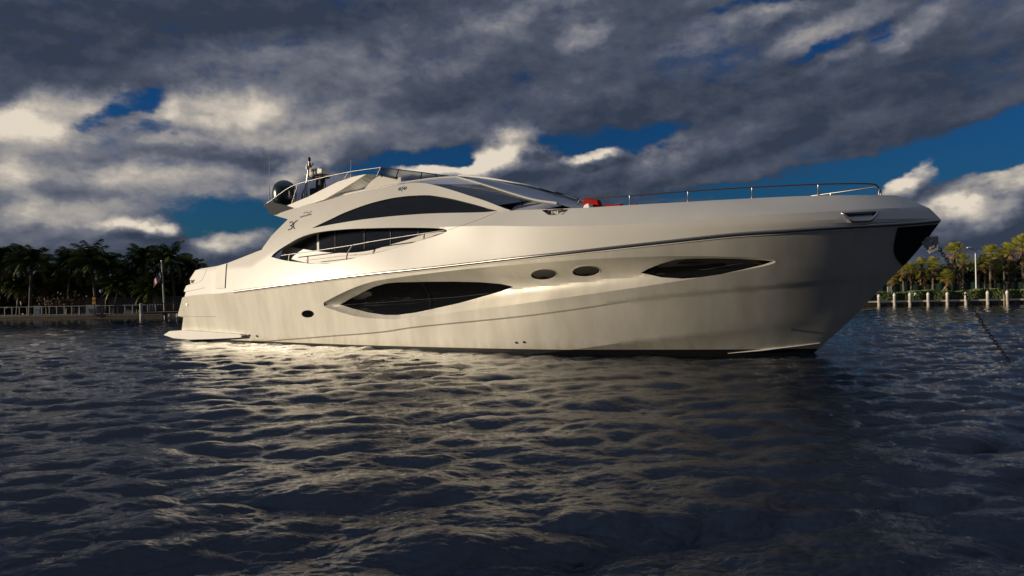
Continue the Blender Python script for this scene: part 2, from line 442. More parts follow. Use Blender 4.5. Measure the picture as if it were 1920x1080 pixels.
def curve(P, step):
    """smooth Catmull-Rom resampling of an open polyline (any dimension)"""
    P = np.asarray(P, float)
    Q = np.vstack([2 * P[0] - P[1], P, 2 * P[-1] - P[-2]])
    out = []
    for i in range(1, len(Q) - 2):
        a, b, c, d = Q[i - 1], Q[i], Q[i + 1], Q[i + 2]
        k = max(1, int(np.linalg.norm(c - b) / step))
        for q in range(k):
            t = q / k
            out.append(0.5 * (2 * b + (c - a) * t + (2 * a - 5 * b + 4 * c - d) * t * t + (3 * b - a - 3 * c + d) * t ** 3))
    out.append(P[-1])
    return np.array(out)

def inside(poly, pts):
    x, y = pts[:, 0], pts[:, 1]
    r = np.zeros(len(pts), bool)
    px, py = poly[:, 0], poly[:, 1]
    j = len(poly) - 1
    for i in range(len(poly)):
        c = ((py[i] > y) != (py[j] > y)) & (x < (px[j] - px[i]) * (y - py[i]) / (py[j] - py[i] + 1e-15) + px[i])
        r ^= c
        j = i
    return r

def dist_to(poly, pts, closed=True):
    d = np.full(len(pts), 1e9)
    n = len(poly)
    for i in range(n if closed else n - 1):
        a, b = poly[i], poly[(i + 1) % n]
        ab = b - a; L = ab @ ab + 1e-12
        t = np.clip(((pts - a) @ ab) / L, 0, 1)
        q = a + t[:, None] * ab
        d = np.minimum(d, np.hypot(*(pts - q).T))
    return d

def skin(outline, holes=(), lines=(), step=0.12, edge=0.08):
    """triangulate a region of the (u, z) profile plane, with holes and crease lines"""
    out = dens(outline, edge)
    hs = [dens(h_, edge * 0.7) for h_ in holes]
    ls = [dens(l_, edge, False) for l_ in lines]
    ls = [l_[inside(out, l_)] for l_ in ls]
    V, E = [], []
    def put(P, closed):
        b = len(V); V.extend(P.tolist()); n = len(P)
        E.extend([(b + i, b + (i + 1) % n) for i in range(n if closed else n - 1)])
    put(out, True)
    for h_ in hs: put(h_, True)
    for l_ in ls:
        if len(l_) > 1: put(l_, False)
    lo, hi = out.min(0), out.max(0)
    gx, gz = np.meshgrid(np.arange(lo[0], hi[0], step), np.arange(lo[1], hi[1], step * 0.66))
    gx[1::2] += step / 2
    g = np.stack([gx.ravel(), gz.ravel()], 1)
    g = g[inside(out, g)]
    m = dist_to(out, g) > step * 0.35
    for h_ in hs: m &= dist_to(h_, g) > step * 0.35
    for l_ in ls:
        if len(l_) > 1: m &= dist_to(l_, g, False) > step * 0.3
    V.extend(g[m].tolist())
    r = delaunay_2d_cdt([Vector(p) for p in V], E, [], 0, 1e-5)
    P = np.array([tuple(p) for p in r[0]])
    T = np.array([tuple(f) for f in r[2]])
    c = P[T].mean(1)
    keep = inside(out, c)
    for h_ in hs: keep &= ~inside(h_, c)
    T = T[keep]
    A = P[T]
    area = (A[:, 1, 0] - A[:, 0, 0]) * (A[:, 2, 1] - A[:, 0, 1]) - (A[:, 2, 0] - A[:, 0, 0]) * (A[:, 1, 1] - A[:, 0, 1])
    T = T[abs(area) > 1e-8]; s = area[abs(area) > 1e-8] < 0
    T[s] = T[s][:, ::-1]
    return P, T, out, hs

def both(mb, P, T, wfun, off=0.0, sides=(1, -1), mi=0):
    """place a triangulated profile region on the starboard (1) and port (-1) skin"""
    w = wfun(P[:, 0], P[:, 1]) + off
    for s in sides:
        V = np.stack([P[:, 0], -s * w, P[:, 1]], 1)
        mb.add(V, T if s == 1 else T[:, ::-1], mi)

def reveal(mb, loop, wfun, depth, off=0.0, sides=(1, -1), mi=0, inward=True):
    """the return wall round an opening"""
    n = len(loop)
    w = wfun(loop[:, 0], loop[:, 1]) + off
    for s in sides:
        V = np.vstack([np.stack([loop[:, 0], -s * w, loop[:, 1]], 1), np.stack([loop[:, 0], -s * (w - depth), loop[:, 1]], 1)])
        F = [(i, (i + 1) % n, n + (i + 1) % n, n + i) for i in range(n)]
        mb.add(V, F, mi)

def grow(loop, d):
    c = loop.mean(0)
    t = np.roll(loop, -1, 0) - np.roll(loop, 1, 0)
    nrm = np.stack([t[:, 1], -t[:, 0]], 1); nrm /= np.linalg.norm(nrm, axis=1)[:, None] + 1e-9
    if ((loop - c) * nrm).sum() < 0: nrm = -nrm
    return loop + nrm * d

# ------------------------------------------------------------------ yacht: measured profile, metres
# u = forward of the transom, z = above the water, w = out to starboard
STEM = np.array([[-0.9,25.607],[-0.021,26.507],[1.059,27.603],[2.49,28.881],[3.32,29.542],[3.653,29.78],[3.98,29.531],[4.186,29.185],[4.398,28.768],[4.498,28.368]])
RAIL = np.array([[-0.141,2.063],[0.513,2.117],[1.858,2.172],[3.34,2.207],[9.62,2.584],[12.679,2.744],[14.667,2.823],[18.599,3.005],[20.918,3.104],[23.39,3.26],[25.129,3.382],[26.242,3.428],[27.189,3.475],[28.807,3.553],[29.762,3.64]])
CHINE = np.array([[0.0,-1.0],[15.831,-0.3],[18.831,0.013],[20.666,0.264],[22.318,0.509],[24.808,0.784],[26.406,0.983],[27.612,1.153],[29.9,1.153]])
GROOVE = np.array([[0.0,-0.5],[4.554,0.038],[8.661,0.362],[12.302,0.631],[14.082,0.842],[17.029,1.099],[17.888,1.174],[19.288,1.312],[20.907,1.509],[22.684,1.75],[24.636,1.92],[26.543,2.065],[28.11,2.213],[28.523,2.27],[29.9,2.27]])
SHOULDER = np.array([[4.976,3.282],[6.05,3.709],[6.749,3.929],[7.532,4.158],[8.26,4.34],[9.073,4.447],[10.082,4.492],[11.11,4.482],[12.375,4.422],[13.988,4.326],[15.575,4.218],[16.952,4.141],[17.841,4.086],[18.817,4.0],[20.127,3.897],[21.646,3.822],[23.682,3.794],[24.752,3.834],[25.823,3.868],[27.19,3.904],[28.337,3.969],[29.022,3.991],[29.369,3.986]])
BAND = np.array([[4.831,3.814],[5.958,4.05],[7.345,4.477],[8.828,4.655],[10.036,4.714],[10.701,4.746],[11.989,4.788],[13.148,4.788],[14.524,4.768],[15.829,4.7],[16.853,4.642],[17.813,4.587],[19.199,4.517],[20.009,4.471],[20.763,4.433],[21.393,4.417],[22.324,4.408],[23.451,4.405],[24.544,4.41],[25.411,4.421],[26.216,4.425],[26.99,4.42],[27.813,4.407],[28.286,4.401],[28.768,4.398]])
RECESS_TOP = np.array([[9.389,1.67],[10.017,1.871],[10.671,2.066],[11.298,2.235],[11.899,2.37],[12.584,2.479],[13.29,2.546],[14.198,2.614],[15.065,2.669],[16.924,2.766],[18.44,2.813],[19.837,2.85],[21.238,2.879],[22.763,2.891],[24.141,2.866],[25.417,2.794],[25.904,2.732],[26.115,2.671]])
RECESS_LOW = np.array([[9.386,1.659],[9.762,1.512],[10.75,1.277],[11.587,1.159],[12.137,1.123],[13.211,1.106],[13.995,1.153],[14.754,1.222],[17.091,1.458],[19.162,1.668],[20.986,1.875],[22.59,2.066],[24.034,2.263],[25.369,2.473],[25.882,2.579],[26.114,2.664]])
HWIN_A = np.array([[10.226,1.639],[10.763,1.849],[11.6,2.099],[12.269,2.274],[12.923,2.385],[13.516,2.413],[14.819,2.402],[15.942,2.379],[17.01,2.335],[17.82,2.256],[18.181,2.18],[18.256,2.144],[17.772,2.025],[16.914,1.837],[16.034,1.65],[14.99,1.474],[14.143,1.336],[13.248,1.246],[12.581,1.247],[11.704,1.332],[10.822,1.482]])
HWIN_B = np.array([[22.574,2.467],[22.802,2.572],[23.223,2.704],[23.62,2.79],[23.971,2.806],[24.637,2.793],[25.273,2.758],[25.767,2.709],[26.012,2.672],[25.75,2.591],[25.236,2.47],[24.712,2.361],[24.171,2.288],[23.743,2.27],[23.145,2.323]])
PORT_A = np.array([[19.986,2.516],[19.957,2.482],[19.909,2.45],[19.843,2.42],[19.762,2.395],[19.67,2.375],[19.573,2.362],[19.471,2.356],[19.371,2.358],[19.28,2.368],[19.201,2.385],[19.141,2.408],[19.101,2.437],[19.085,2.469],[19.093,2.503],[19.126,2.537],[19.181,2.569],[19.255,2.598],[19.344,2.623],[19.442,2.641],[19.545,2.653],[19.647,2.658],[19.742,2.655],[19.826,2.646],[19.897,2.629],[19.949,2.607],[19.982,2.579],[19.995,2.549]])
PORT_B = np.array([[21.404,2.567],[21.378,2.535],[21.333,2.504],[21.271,2.475],[21.199,2.451],[21.114,2.431],[21.02,2.419],[20.923,2.413],[20.828,2.415],[20.738,2.424],[20.66,2.44],[20.601,2.462],[20.562,2.489],[20.546,2.52],[20.553,2.552],[20.583,2.585],[20.633,2.616],[20.702,2.644],[20.785,2.668],[20.877,2.686],[20.974,2.697],[21.07,2.702],[21.161,2.7],[21.242,2.691],[21.31,2.675],[21.362,2.654],[21.396,2.628],[21.41,2.599]])
PORT_C = np.array([[8.87,1.28],[8.851,1.247],[8.814,1.216],[8.761,1.188],[8.695,1.164],[8.618,1.146],[8.534,1.134],[8.449,1.13],[8.364,1.133],[8.287,1.144],[8.219,1.161],[8.165,1.185],[8.127,1.213],[8.108,1.245],[8.109,1.278],[8.129,1.312],[8.167,1.344],[8.222,1.372],[8.29,1.396],[8.368,1.414],[8.452,1.425],[8.538,1.428],[8.621,1.425],[8.697,1.414],[8.763,1.396],[8.816,1.373],[8.852,1.345],[8.871,1.313]])
STERN_LOW = np.array([[-1.333,-0.109],[-1.119,0.48],[-0.712,1.104],[-1.215,1.153],[-0.384,2.013]])
STERN_UP = np.array([[-0.141,2.063],[-0.063,2.286],[-0.251,2.322],[-0.095,2.578],[0.26,2.64],[0.283,2.689],[0.162,2.881],[0.601,3.274]])
SHELL_AFT = np.array([[1.107,3.34],[2.353,3.405],[3.168,3.509],[4.287,3.725],[5.128,3.891],[5.625,3.974],[5.678,4.066],[6.15,4.535],[6.767,4.942],[7.094,5.164]])
SHELL_TIP = np.array([[5.797,5.46],[6.467,5.532],[7.283,5.612]])
SHELL_TOP = np.array([[7.283,5.612],[7.79,5.643],[8.625,5.684],[9.682,5.765],[10.239,5.795],[10.838,5.83],[11.42,5.853],[11.924,5.874],[12.51,5.906],[13.021,5.935],[13.393,5.958],[13.71,5.971],[14.089,5.943],[14.525,5.869],[15.098,5.71],[15.954,5.431],[16.673,5.182],[17.285,4.97],[18.033,4.672],[18.294,4.587]])
OPEN = np.array([[6.37,3.636],[6.488,3.732],[6.779,3.872],[7.165,4.016],[7.535,4.137],[7.898,4.256],[8.279,4.35],[8.65,4.411],[9.072,4.453],[9.583,4.475],[10.083,4.482],[11.1,4.468],[12.293,4.412],[13.563,4.341],[14.785,4.249],[15.403,4.189],[15.749,4.142],[15.945,4.092],[15.982,4.054],[15.876,3.998],[15.509,3.926],[14.574,3.777],[13.629,3.62],[12.634,3.484],[11.862,3.399],[11.408,3.347],[10.944,3.297],[10.5,3.246],[9.937,3.206],[9.223,3.226],[8.729,3.271],[8.222,3.33],[7.438,3.427],[6.878,3.523]])
UWIN = np.array([[8.83,4.648],[9.323,4.782],[9.98,4.948],[10.611,5.115],[11.424,5.275],[11.883,5.35],[12.324,5.407],[12.996,5.466],[13.422,5.478],[13.843,5.477],[14.547,5.435],[14.977,5.375],[15.739,5.208],[16.366,5.038],[16.814,4.906],[17.319,4.749],[17.812,4.599],[17.347,4.598],[16.863,4.624],[15.831,4.696],[15.149,4.737],[14.526,4.764],[13.821,4.779],[13.149,4.786],[11.991,4.78],[11.346,4.768],[10.701,4.746],[10.035,4.718],[9.346,4.681]])
SWIN = np.array([[6.923,4.03],[7.359,4.172],[7.82,4.299],[8.463,4.455],[9.09,4.575],[9.999,4.651],[11.44,4.654],[13.319,4.58],[14.813,4.436],[15.096,4.257],[14.613,4.177],[14.084,4.096],[13.37,3.956],[12.622,3.836],[11.862,3.707],[11.474,3.662],[11.079,3.636],[10.679,3.627],[10.271,3.634],[9.437,3.682],[8.574,3.783],[7.668,3.919]])
DOOR_PATCH = np.array([[2.345,3.377],[3.128,3.489],[3.199,2.406],[2.461,2.386]])
HAWSE_OUT = np.array([[27.568,3.865],[27.617,3.923],[27.88,3.93],[28.394,3.955],[28.453,3.895],[28.421,3.815],[28.288,3.624],[28.116,3.604],[27.842,3.596],[27.754,3.667]])
HAWSE_IN = np.array([[27.642,3.856],[27.94,3.871],[28.373,3.895],[28.398,3.844],[28.255,3.668],[28.085,3.647],[27.868,3.647],[27.798,3.702]])
CLEAT_OUT = np.array([[19.52,4.47],[19.68,4.47],[20.479,4.418],[20.346,4.256],[20.075,4.261],[19.849,4.28]])
POCKET = np.array([[28.864,3.552],[28.779,3.297],[28.719,3.002],[28.714,2.839],[28.752,2.701],[28.827,2.575],[28.881,2.497],[29.221,2.902],[29.542,3.32],[29.738,3.6]])
EMB = np.array([[7.558,4.858],[8.156,4.878]])
LOGO = np.array([[8.14,5.296],[8.197,5.159],[8.911,5.175]])
DISC = np.array([[13.451,5.79]])
PLAT = np.array([[-2.004,2.62,0.246],[-1.502,2.62,0.438],[-0.429,2.62,0.492],[1.977,2.62,0.438],[3.902,2.62,0.383],[4.062,2.62,0.321],[3.985,2.62,0.243],[1.969,2.62,0.138],[0.127,2.62,0.066],[-1.168,2.62,0.109]])
WING_FACE = np.array([[6.895,2.42,5.75],[7.496,2.42,5.871],[8.211,2.42,5.996],[9.064,2.42,6.214],[9.918,2.42,6.421],[10.421,2.42,6.482],[10.713,2.42,6.523],[11.085,2.42,6.544],[11.471,2.42,6.55],[10.118,2.42,6.089],[9.116,2.42,5.795],[8.554,2.42,5.718],[7.947,2.42,5.673],[7.326,2.42,5.625]])
WING_R0 = np.array([[11.471,2.42,6.55],[10.118,2.42,6.089],[9.116,2.42,5.795],[8.554,2.42,5.718]])
WING_R1 = np.array([[11.741,2.15,6.543],[11.085,2.15,6.139],[9.705,2.15,5.992],[8.591,2.15,5.806]])
FLY_IN0 = np.array([[11.741,2.15,6.543],[12.737,1.9,6.363]])
FLY_IN1 = np.array([[11.085,2.15,6.108],[12.734,1.9,6.193]])
DECKEDGE = np.array([[7.362,2.45,5.611],[8.503,2.376,5.748],[9.382,2.301,5.847],[9.907,2.227,5.948],[11.369,2.152,6.047],[12.183,2.078,6.098],[12.919,2.003,6.141],[14.015,1.929,6.157],[14.698,1.854,6.151],[15.315,1.78,6.121]])
PILLAR = np.array([[15.315,1.78,6.114],[15.993,1.72,5.891],[16.696,1.66,5.633],[17.486,1.6,5.344],[18.354,1.54,5.051],[19.182,1.5,4.869]])
DARKAFT = np.array([[5.156,2.3,5.912],[5.362,2.3,5.998],[5.891,2.3,5.979],[7.113,2.3,5.677],[7.179,2.3,5.651],[5.949,2.3,5.454],[5.578,2.3,5.523],[5.428,2.3,5.764]])
FRAIL = np.array([[5.193,2.2,5.976],[5.552,2.2,6.082],[6.362,2.2,6.393],[6.876,2.2,6.555],[7.379,2.2,6.637],[8.353,2.2,6.71],[9.291,2.2,6.759],[10.488,2.2,6.794],[12.015,2.2,6.773]])
FPOST = np.array([[7.311,2.2,6.578],[6.892,2.2,5.807],[10.313,2.2,6.793],[10.057,2.2,6.581],[12.015,2.2,6.773],[11.803,2.2,6.515]])
FSCREEN_T = np.array([[12.015,2.2,6.777],[12.757,1.9,6.64],[13.407,1.2,6.545],[13.767,0.3,6.509]])
FSCREEN_B = np.array([[11.795,2.15,6.512],[12.704,1.88,6.279],[13.401,1.2,6.283],[13.843,0.3,6.425]])
ANT_A = np.array([[5.089,1.9,6.131],[5.143,1.9,8.403]])
ANT_B = np.array([[5.669,0.8,6.051],[5.774,0.8,7.533]])
ANT_C = np.array([[8.413,0.3,7.191],[8.458,0.3,7.78]])
ANT_D = np.array([[7.561,1.0,6.597],[7.566,1.0,6.824]])
DOME = np.array([[4.851,1.5,6.619],[6.372,1.5,6.472],[5.599,1.5,7.071],[5.572,1.5,5.943]])
RADAR = np.array([[6.237,0.6,7.462],[7.295,0.6,7.343],[6.758,0.6,7.579],[6.75,0.6,7.217]])
RADBASE = np.array([[6.404,0.6,7.161],[7.288,0.6,7.066],[6.772,0.6,6.7]])
MAST = np.array([[6.303,1.0,6.373],[6.528,1.0,7.165],[6.649,1.0,7.94]])
SEARCH = np.array([[16.99,0.55,5.692],[17.092,0.55,5.682]])
BRAIL = np.array([[20.695,2.933,4.476],[20.689,2.933,4.596],[20.726,2.932,4.68],[20.89,2.922,4.725],[21.459,2.861,4.714],[22.172,2.744,4.692],[23.408,2.446,4.713],[24.375,2.151,4.724],[25.383,1.742,4.742],[26.194,1.422,4.747],[27.072,1.048,4.744],[27.719,0.699,4.736],[28.185,0.371,4.72],[28.31,0.271,4.688],[28.372,0.218,4.602],[28.369,0.221,4.427]])
BPOST = np.array([[22.255,2.728,4.687],[22.25,2.729,4.434],[23.826,2.321,4.713],[23.821,2.323,4.429],[25.422,1.725,4.74],[25.416,1.728,4.444],[26.998,1.083,4.743],[26.992,1.086,4.441]])
SRAIL = np.array([[6.927,2.75,3.671],[9.287,2.8,3.771],[11.13,2.85,3.867],[12.254,2.9,3.941],[13.856,2.95,4.026],[14.875,3.0,4.071],[15.67,3.0,4.117]])
SPOST = np.array([[11.13,2.85,3.867],[10.892,2.9,3.546],[10.898,2.95,3.323],[14.755,3.0,4.051],[14.757,3.02,3.884],[7.462,2.78,3.689],[7.415,2.8,3.42]])
SRAIL_B = np.array([[8.356,2.7,3.417],[10.535,2.7,3.499],[12.048,2.7,3.529],[13.624,2.7,3.731],[15.335,2.7,4.061]])
ANCHOR = np.array([[29.321,0.0,3.08],[29.433,0.0,3.236],[29.695,0.0,3.241],[29.707,0.0,2.877],[29.504,0.0,2.775]])
CHAIN = np.array([[29.712,0.0,2.919],[30.039,0.0,2.282],[30.313,0.0,1.603],[30.69,0.0,0.803],[31.061,0.0,0.155]])
CUSH = np.array([[20.089,1.6,4.613],[20.17,1.6,4.878],[20.619,1.6,4.821],[20.743,1.6,4.575],[20.872,1.6,4.581],[20.911,1.6,4.694],[21.361,1.6,4.631],[21.395,1.6,4.554],[21.643,1.6,4.549],[21.749,1.6,4.589]])
SEAM_A = np.array([[1.561,3.293],[1.359,2.954],[1.235,2.824],[1.052,2.738],[0.515,2.654],[0.244,2.617]])
SEAM_B = np.array([[-0.193,2.288],[0.57,2.357],[1.16,2.416],[1.545,2.456]])
SEAM_C = np.array([[-1.17,1.14],[-0.129,1.14],[0.858,1.139],[2.096,1.14]])
SEAM_D = np.array([[17.846,4.565],[17.256,4.356],[16.691,4.207],[16.041,4.077]])
STRAKE = np.array([[24.497,0.102],[24.981,0.153],[25.387,0.195],[25.841,0.254],[26.315,0.314],[26.808,0.384]])
DRAINS = np.array([[18.299,0.381],[18.586,0.401],[26.171,0.785]])
STERN_CLEAT = np.array([[0.437,2.772]])
HATCH_LIGHT = np.array([[-0.086,1.7]])
NAVL = np.array([[12.738,4.691],[13.938,5.395]])
MULL = np.array([[14.001,0.0,6.497],[15.015,0.0,6.322],[15.747,0.0,6.154],[16.456,0.0,5.962],[17.435,0.0,5.694],[18.351,0.0,5.373],[19.188,0.0,5.06],[19.695,0.0,4.887]])
SGLASS = np.array([[14.945,2.2,5.768],[15.816,2.2,5.712],[16.675,2.2,5.632],[17.455,2.2,5.378],[18.287,2.2,5.106],[19.087,2.2,4.834],[18.18,2.2,4.906],[17.167,2.2,5.017],[16.577,2.2,5.206],[15.902,2.2,5.432]])
SIDEBASE = np.array([[17.166,2.2,4.995],[18.022,1.95,4.928],[18.814,1.7,4.884],[19.138,1.6,4.848],[19.477,1.5,4.76]])
WIPER = np.array([[18.525,0.5,5.325],[18.98,0.5,5.136],[19.427,0.5,4.997]])
COCO = np.array([[-58.206,78.0,7.632,1.0],[-58.268,80.0,7.064,0.9],[-54.091,77.0,7.378,1.1],[-55.059,82.0,6.146,0.9],[-50.225,78.0,7.061,1.1],[-47.41,77.0,7.318,1.15],[-46.084,78.0,6.621,1.05],[-44.038,79.0,5.336,0.95],[-42.466,79.0,7.346,1.1],[-39.003,78.0,7.225,1.1],[-37.581,80.0,6.128,0.9],[-40.188,76.0,3.742,0.85],[-44.383,77.0,4.133,0.8],[-52.613,80.0,4.272,0.8],[-49.859,79.0,4.082,0.75],[-55.798,81.0,4.727,0.9],[-56.895,79.0,4.209,0.8],[-61.26,83.0,4.998,0.9],[-40.511,83.0,4.301,0.9],[-60.282,78.0,7.425,1.1],[-64.646,80.0,7.178,1.0]])
SABAL = np.array([[46.062,71.0,5.505,1.15],[40.641,71.0,3.826,0.85],[42.167,72.0,3.723,0.85],[43.246,72.0,4.154,0.95],[43.866,71.0,4.157,0.95],[44.905,70.5,2.849,0.9],[48.304,73.0,4.504,0.95],[49.208,72.0,4.046,0.85],[51.993,74.0,5.41,1.1],[49.142,71.0,4.339,0.9],[51.006,72.0,3.958,1.0],[53.312,74.0,4.923,1.05],[53.292,73.0,5.555,1.1],[53.065,71.0,5.934,1.25],[39.844,71.5,2.909,0.8],[43.99,73.0,2.983,0.8],[53.028,72.0,3.809,0.85],[54.717,71.0,5.405,1.2],[57.955,73.0,4.9,1.1]])
PILES = np.array([[36.66,68.835,0.0],[38.158,68.781,0.0],[39.632,68.728,0.0],[41.366,68.666,0.0],[43.175,68.601,0.0],[44.929,68.538,0.0],[46.967,68.465,0.0],[48.792,68.399,0.0],[50.874,68.324,0.0],[53.158,68.242,0.0]])
PIERP = np.array([[-36.325,68.0,0.054],[-35.35,69.0,-0.001],[-34.66,70.0,-0.051],[-37.4,73.0,-0.114],[-38.462,72.0,-0.058],[-36.351,74.0,-0.171]])
MISC = np.array([[47.254,69.5,1.371],[47.342,69.5,5.172],[46.671,69.5,5.755],[-36.146,70.5,5.907],[-35.933,70.5,1.385],[-45.285,74.0,1.84],[-44.518,74.0,2.982],[38.207,69.0,1.586],[39.73,67.3,1.287],[-52.405,74.0,1.159]])

def _fine(c):
    c = curve(c, 0.06); return c[np.r_[True, np.diff(c[:, 0]) > 1e-5]]
RAIL, CHINE, GROOVE, SHOULDER, BAND, RECESS_TOP, RECESS_LOW = [_fine(c) for c in (RAIL, CHINE, GROOVE, SHOULDER, BAND, RECESS_TOP, RECESS_LOW)]
def _ip(c, u):
    return np.interp(u, c[:, 0], c[:, 1])
def sstep(a, b, x):
    t = np.clip((x - a) / (b - a), 0, 1)
    return t * t * (3 - 2 * t)
def side(u, z, recess=True):
    """Half breadth of the starboard skin at u metres forward of the transom and height z."""
    u = np.asarray(u, float); z = np.asarray(z, float)
    zR = _ip(RAIL, u); zN = _ip(SHOULDER, u); zM = _ip(BAND, u)
    f = np.clip(z / zR, 0, 1)
    ff = f ** 1.15
    B = 2.80 + 0.60 * ff; L = 11.0 - 1.6 * ff; p = 2.6 + 0.25 * ff
    B = B * (1 - 0.21 * np.clip((20 - u) / 20, 0, 1.2) ** 1.4) + 0.24 * np.exp(-((u - 20.6) / 2.7) ** 2) * sstep(1.5, 3.2, z)
    d = np.interp(z, STEM[:, 0], STEM[:, 1]) - u
    t = np.clip(d / L, 0, 1)
    w = B * (1 - (1 - t) ** p)
    # bottom chine: the skin turns under below it
    zc = _ip(CHINE, u)
    w = w - np.clip(zc - z, 0, 1) * 0.85 * sstep(15, 20, u) * sstep(0, 8, d)
    w = w + 0.55 * np.minimum(z, 0)
    # spray groove: a small step
    zg = _ip(GROOVE, u)
    w = w - 0.030 * sstep(0.0, 0.05, zg - z) * (u > 4.5) * sstep(0, 1, d)
    k = sstep(0, 3.5, d)
    a = np.clip(np.minimum(z, zN) - zR, 0, 5)
    w = w - k * (TILT + 0.085 * (1 - sstep(13.5, 17.5, u))) * a
    sig = 0.20 + 0.70 * sstep(11, 18.5, u)
    b = np.clip(np.minimum(z, zM) - np.maximum(zN, zR), 0, 5)
    w = w - k * sig * b
    c = np.clip(z - np.maximum(zM, zN), 0, 5)
    w = w - k * (0.20 * c + 0.10 * c * c)
    if recess and RECESS_TOP is not None:
        lo = _ip(RECESS_LOW, u); hi = _ip(RECESS_TOP, u)
        hgt = np.maximum(hi - lo, 1e-4)
        s = np.clip((z - lo) / hgt, 0, 1)
        prof = sstep(0, 0.42, s) * (1 - sstep(0.55, 1.0, s) ** 1.0)
        prof = np.minimum(1, s / 0.40) * np.minimum(1, (1 - s) / 0.42)
        prof = prof * (1.5 - 0.5 * prof)
        depth = 0.40 * np.minimum(1, hgt / 1.0)
        w = w - depth * prof * ((z > lo) & (z < hi))
    return np.maximum(w, 0)
TILT = 0.035

YACHT = empty('motor_yacht', (8.6 - 26.64 * math.cos(math.radians(33.1)), 19.5 + 26.64 * math.sin(math.radians(33.1)), 0), math.radians(-33.1))
tag(YACHT, 'large cream and champagne motor yacht with black lens shaped hull windows anchored on the water', 'yacht')
Y0 = YACHT.matrix_basis.copy()

def on_skin(uz, off=0.0):
    uz = np.asarray(uz, float)
    return np.stack([uz[:, 0], -(side(uz[:, 0], uz[:, 1]) + off), uz[:, 1]], 1)
def uwz(a):
    a = np.asarray(a, float); return np.stack([a[:, 0], -a[:, 1], a[:, 2]], 1)
def mirror(p):
    return p * np.array([1, -1, 1])
def strip(mb, A, Bq, mi=0, flip=False):
    n = len(A)
    F = [(i, i + 1, n + i + 1, n + i) for i in range(n - 1)]
    if flip: F = [f[::-1] for f in F]
    mb.add(np.vstack([A, Bq]), F, mi)
def resample(P, n):
    P = curve(P, 0.02); s = np.r_[0, np.cumsum(np.linalg.norm(np.diff(P, axis=0), axis=1))]
    q = np.linspace(0, s[-1], n)
    return np.stack([np.interp(q, s, P[:, k]) for k in range(P.shape[1])], 1)
def bow_z(z):
    return np.interp(z, STEM[:, 0], STEM[:, 1])

# --- hull
rail = RAIL[::2]
railS = np.vstack([[STERN_LOW[-1] + [0.06, 0.0]], rail])
zs = np.linspace(RAIL[-1, 1] + 0.005, -0.85, 60)
stem_lo = np.stack([bow_z(zs), zs], 1)
hull_out = np.vstack([[[0.12, -0.85]], STERN_LOW, rail, stem_lo])
rt, rl = RECESS_TOP, RECESS_LOW
zmid = [np.stack([rt[:, 0], _ip(RECESS_LOW, rt[:, 0]) + k * (rt[:, 1] - _ip(RECESS_LOW, rt[:, 0]))], 1)[3:-3] for k in (0.40, 0.58)]
wa, wb = grow(dens(HWIN_A, 0.06), 0.0), dens(HWIN_B, 0.06)
ports = [PORT_A, PORT_B, PORT_C]
chine_l = CHINE[(CHINE[:, 0] > 16) & (CHINE[:, 0] < 27.55)]; groove_l = GROOVE[(GROOVE[:, 0] > 5.2) & (GROOVE[:, 0] < 28.6)]
g2 = groove_l - np.array([0, 0.05])
rec_outline = np.vstack([rl, rt[::-1]])
P_, T_, out_, hs_ = skin(hull_out, [HWIN_A, HWIN_B] + ports, [rt, rl, groove_l, g2, chine_l], 0.13, 0.09)
mb = MB()
both(mb, P_, T_, side)
for h_ in hs_:
    reveal(mb, h_, side, 0.07)
# transom and its steps
se = np.vstack([[[0.12, -0.85]], STERN_LOW])
A = on_skin(se); strip(mb, A, mirror(A))
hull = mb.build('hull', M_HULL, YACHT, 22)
hull['label'] = 'champagne lower hull with long scalloped recess round its windows'

def glass_in(name, loop, off, material, mull=None, grow_by=0.03):
    o = None
    for s in (1, -1):
        m_ = MB()
        l_ = grow(dens(loop, 0.06), grow_by)
        a, t, oo, _ = skin(l_, step=0.14, edge=0.08)
        both(m_, a, t, lambda u, z: side(u, z), -off, (s,))
        reveal(m_, oo, side, 0.02, -off, (s,))
        o = m_.build(name, material, YACHT, 30)
        if mull:
            for q in mull:
                mm = MB(); p = on_skin(q, -off + 0.004)
                if s == -1: p = mirror(p)
                mm.tube(p, 0.008, 6)
                mm.build('glazing_bar', M_DARK, o)
    return o
glass_in('hull_window', HWIN_A, 0.05, M_GLASS,
         [[(10.35, 1.62), (12, 1.69), (14, 1.78), (15.9, 1.86), (17.2, 1.96)], [(14.55, 2.40), (14.62, 2.0), (14.75, 1.45)]])
glass_in('hull_window', HWIN_B, 0.05, M_GLASS, [[(23.0, 2.42), (24.4, 2.52), (25.3, 2.66)]])
for p in ports:
    glass_in('porthole', p, 0.045, M_GLASS)
for p in ports[:2]:
    for s in (1, -1):
        m_ = MB(); q = on_skin(grow(p, 0.015), 0.006)
        m_.tube(q if s == 1 else mirror(q), 0.008, 6, closed=True); m_.build('porthole_rim', M_PAINT, YACHT, 40)

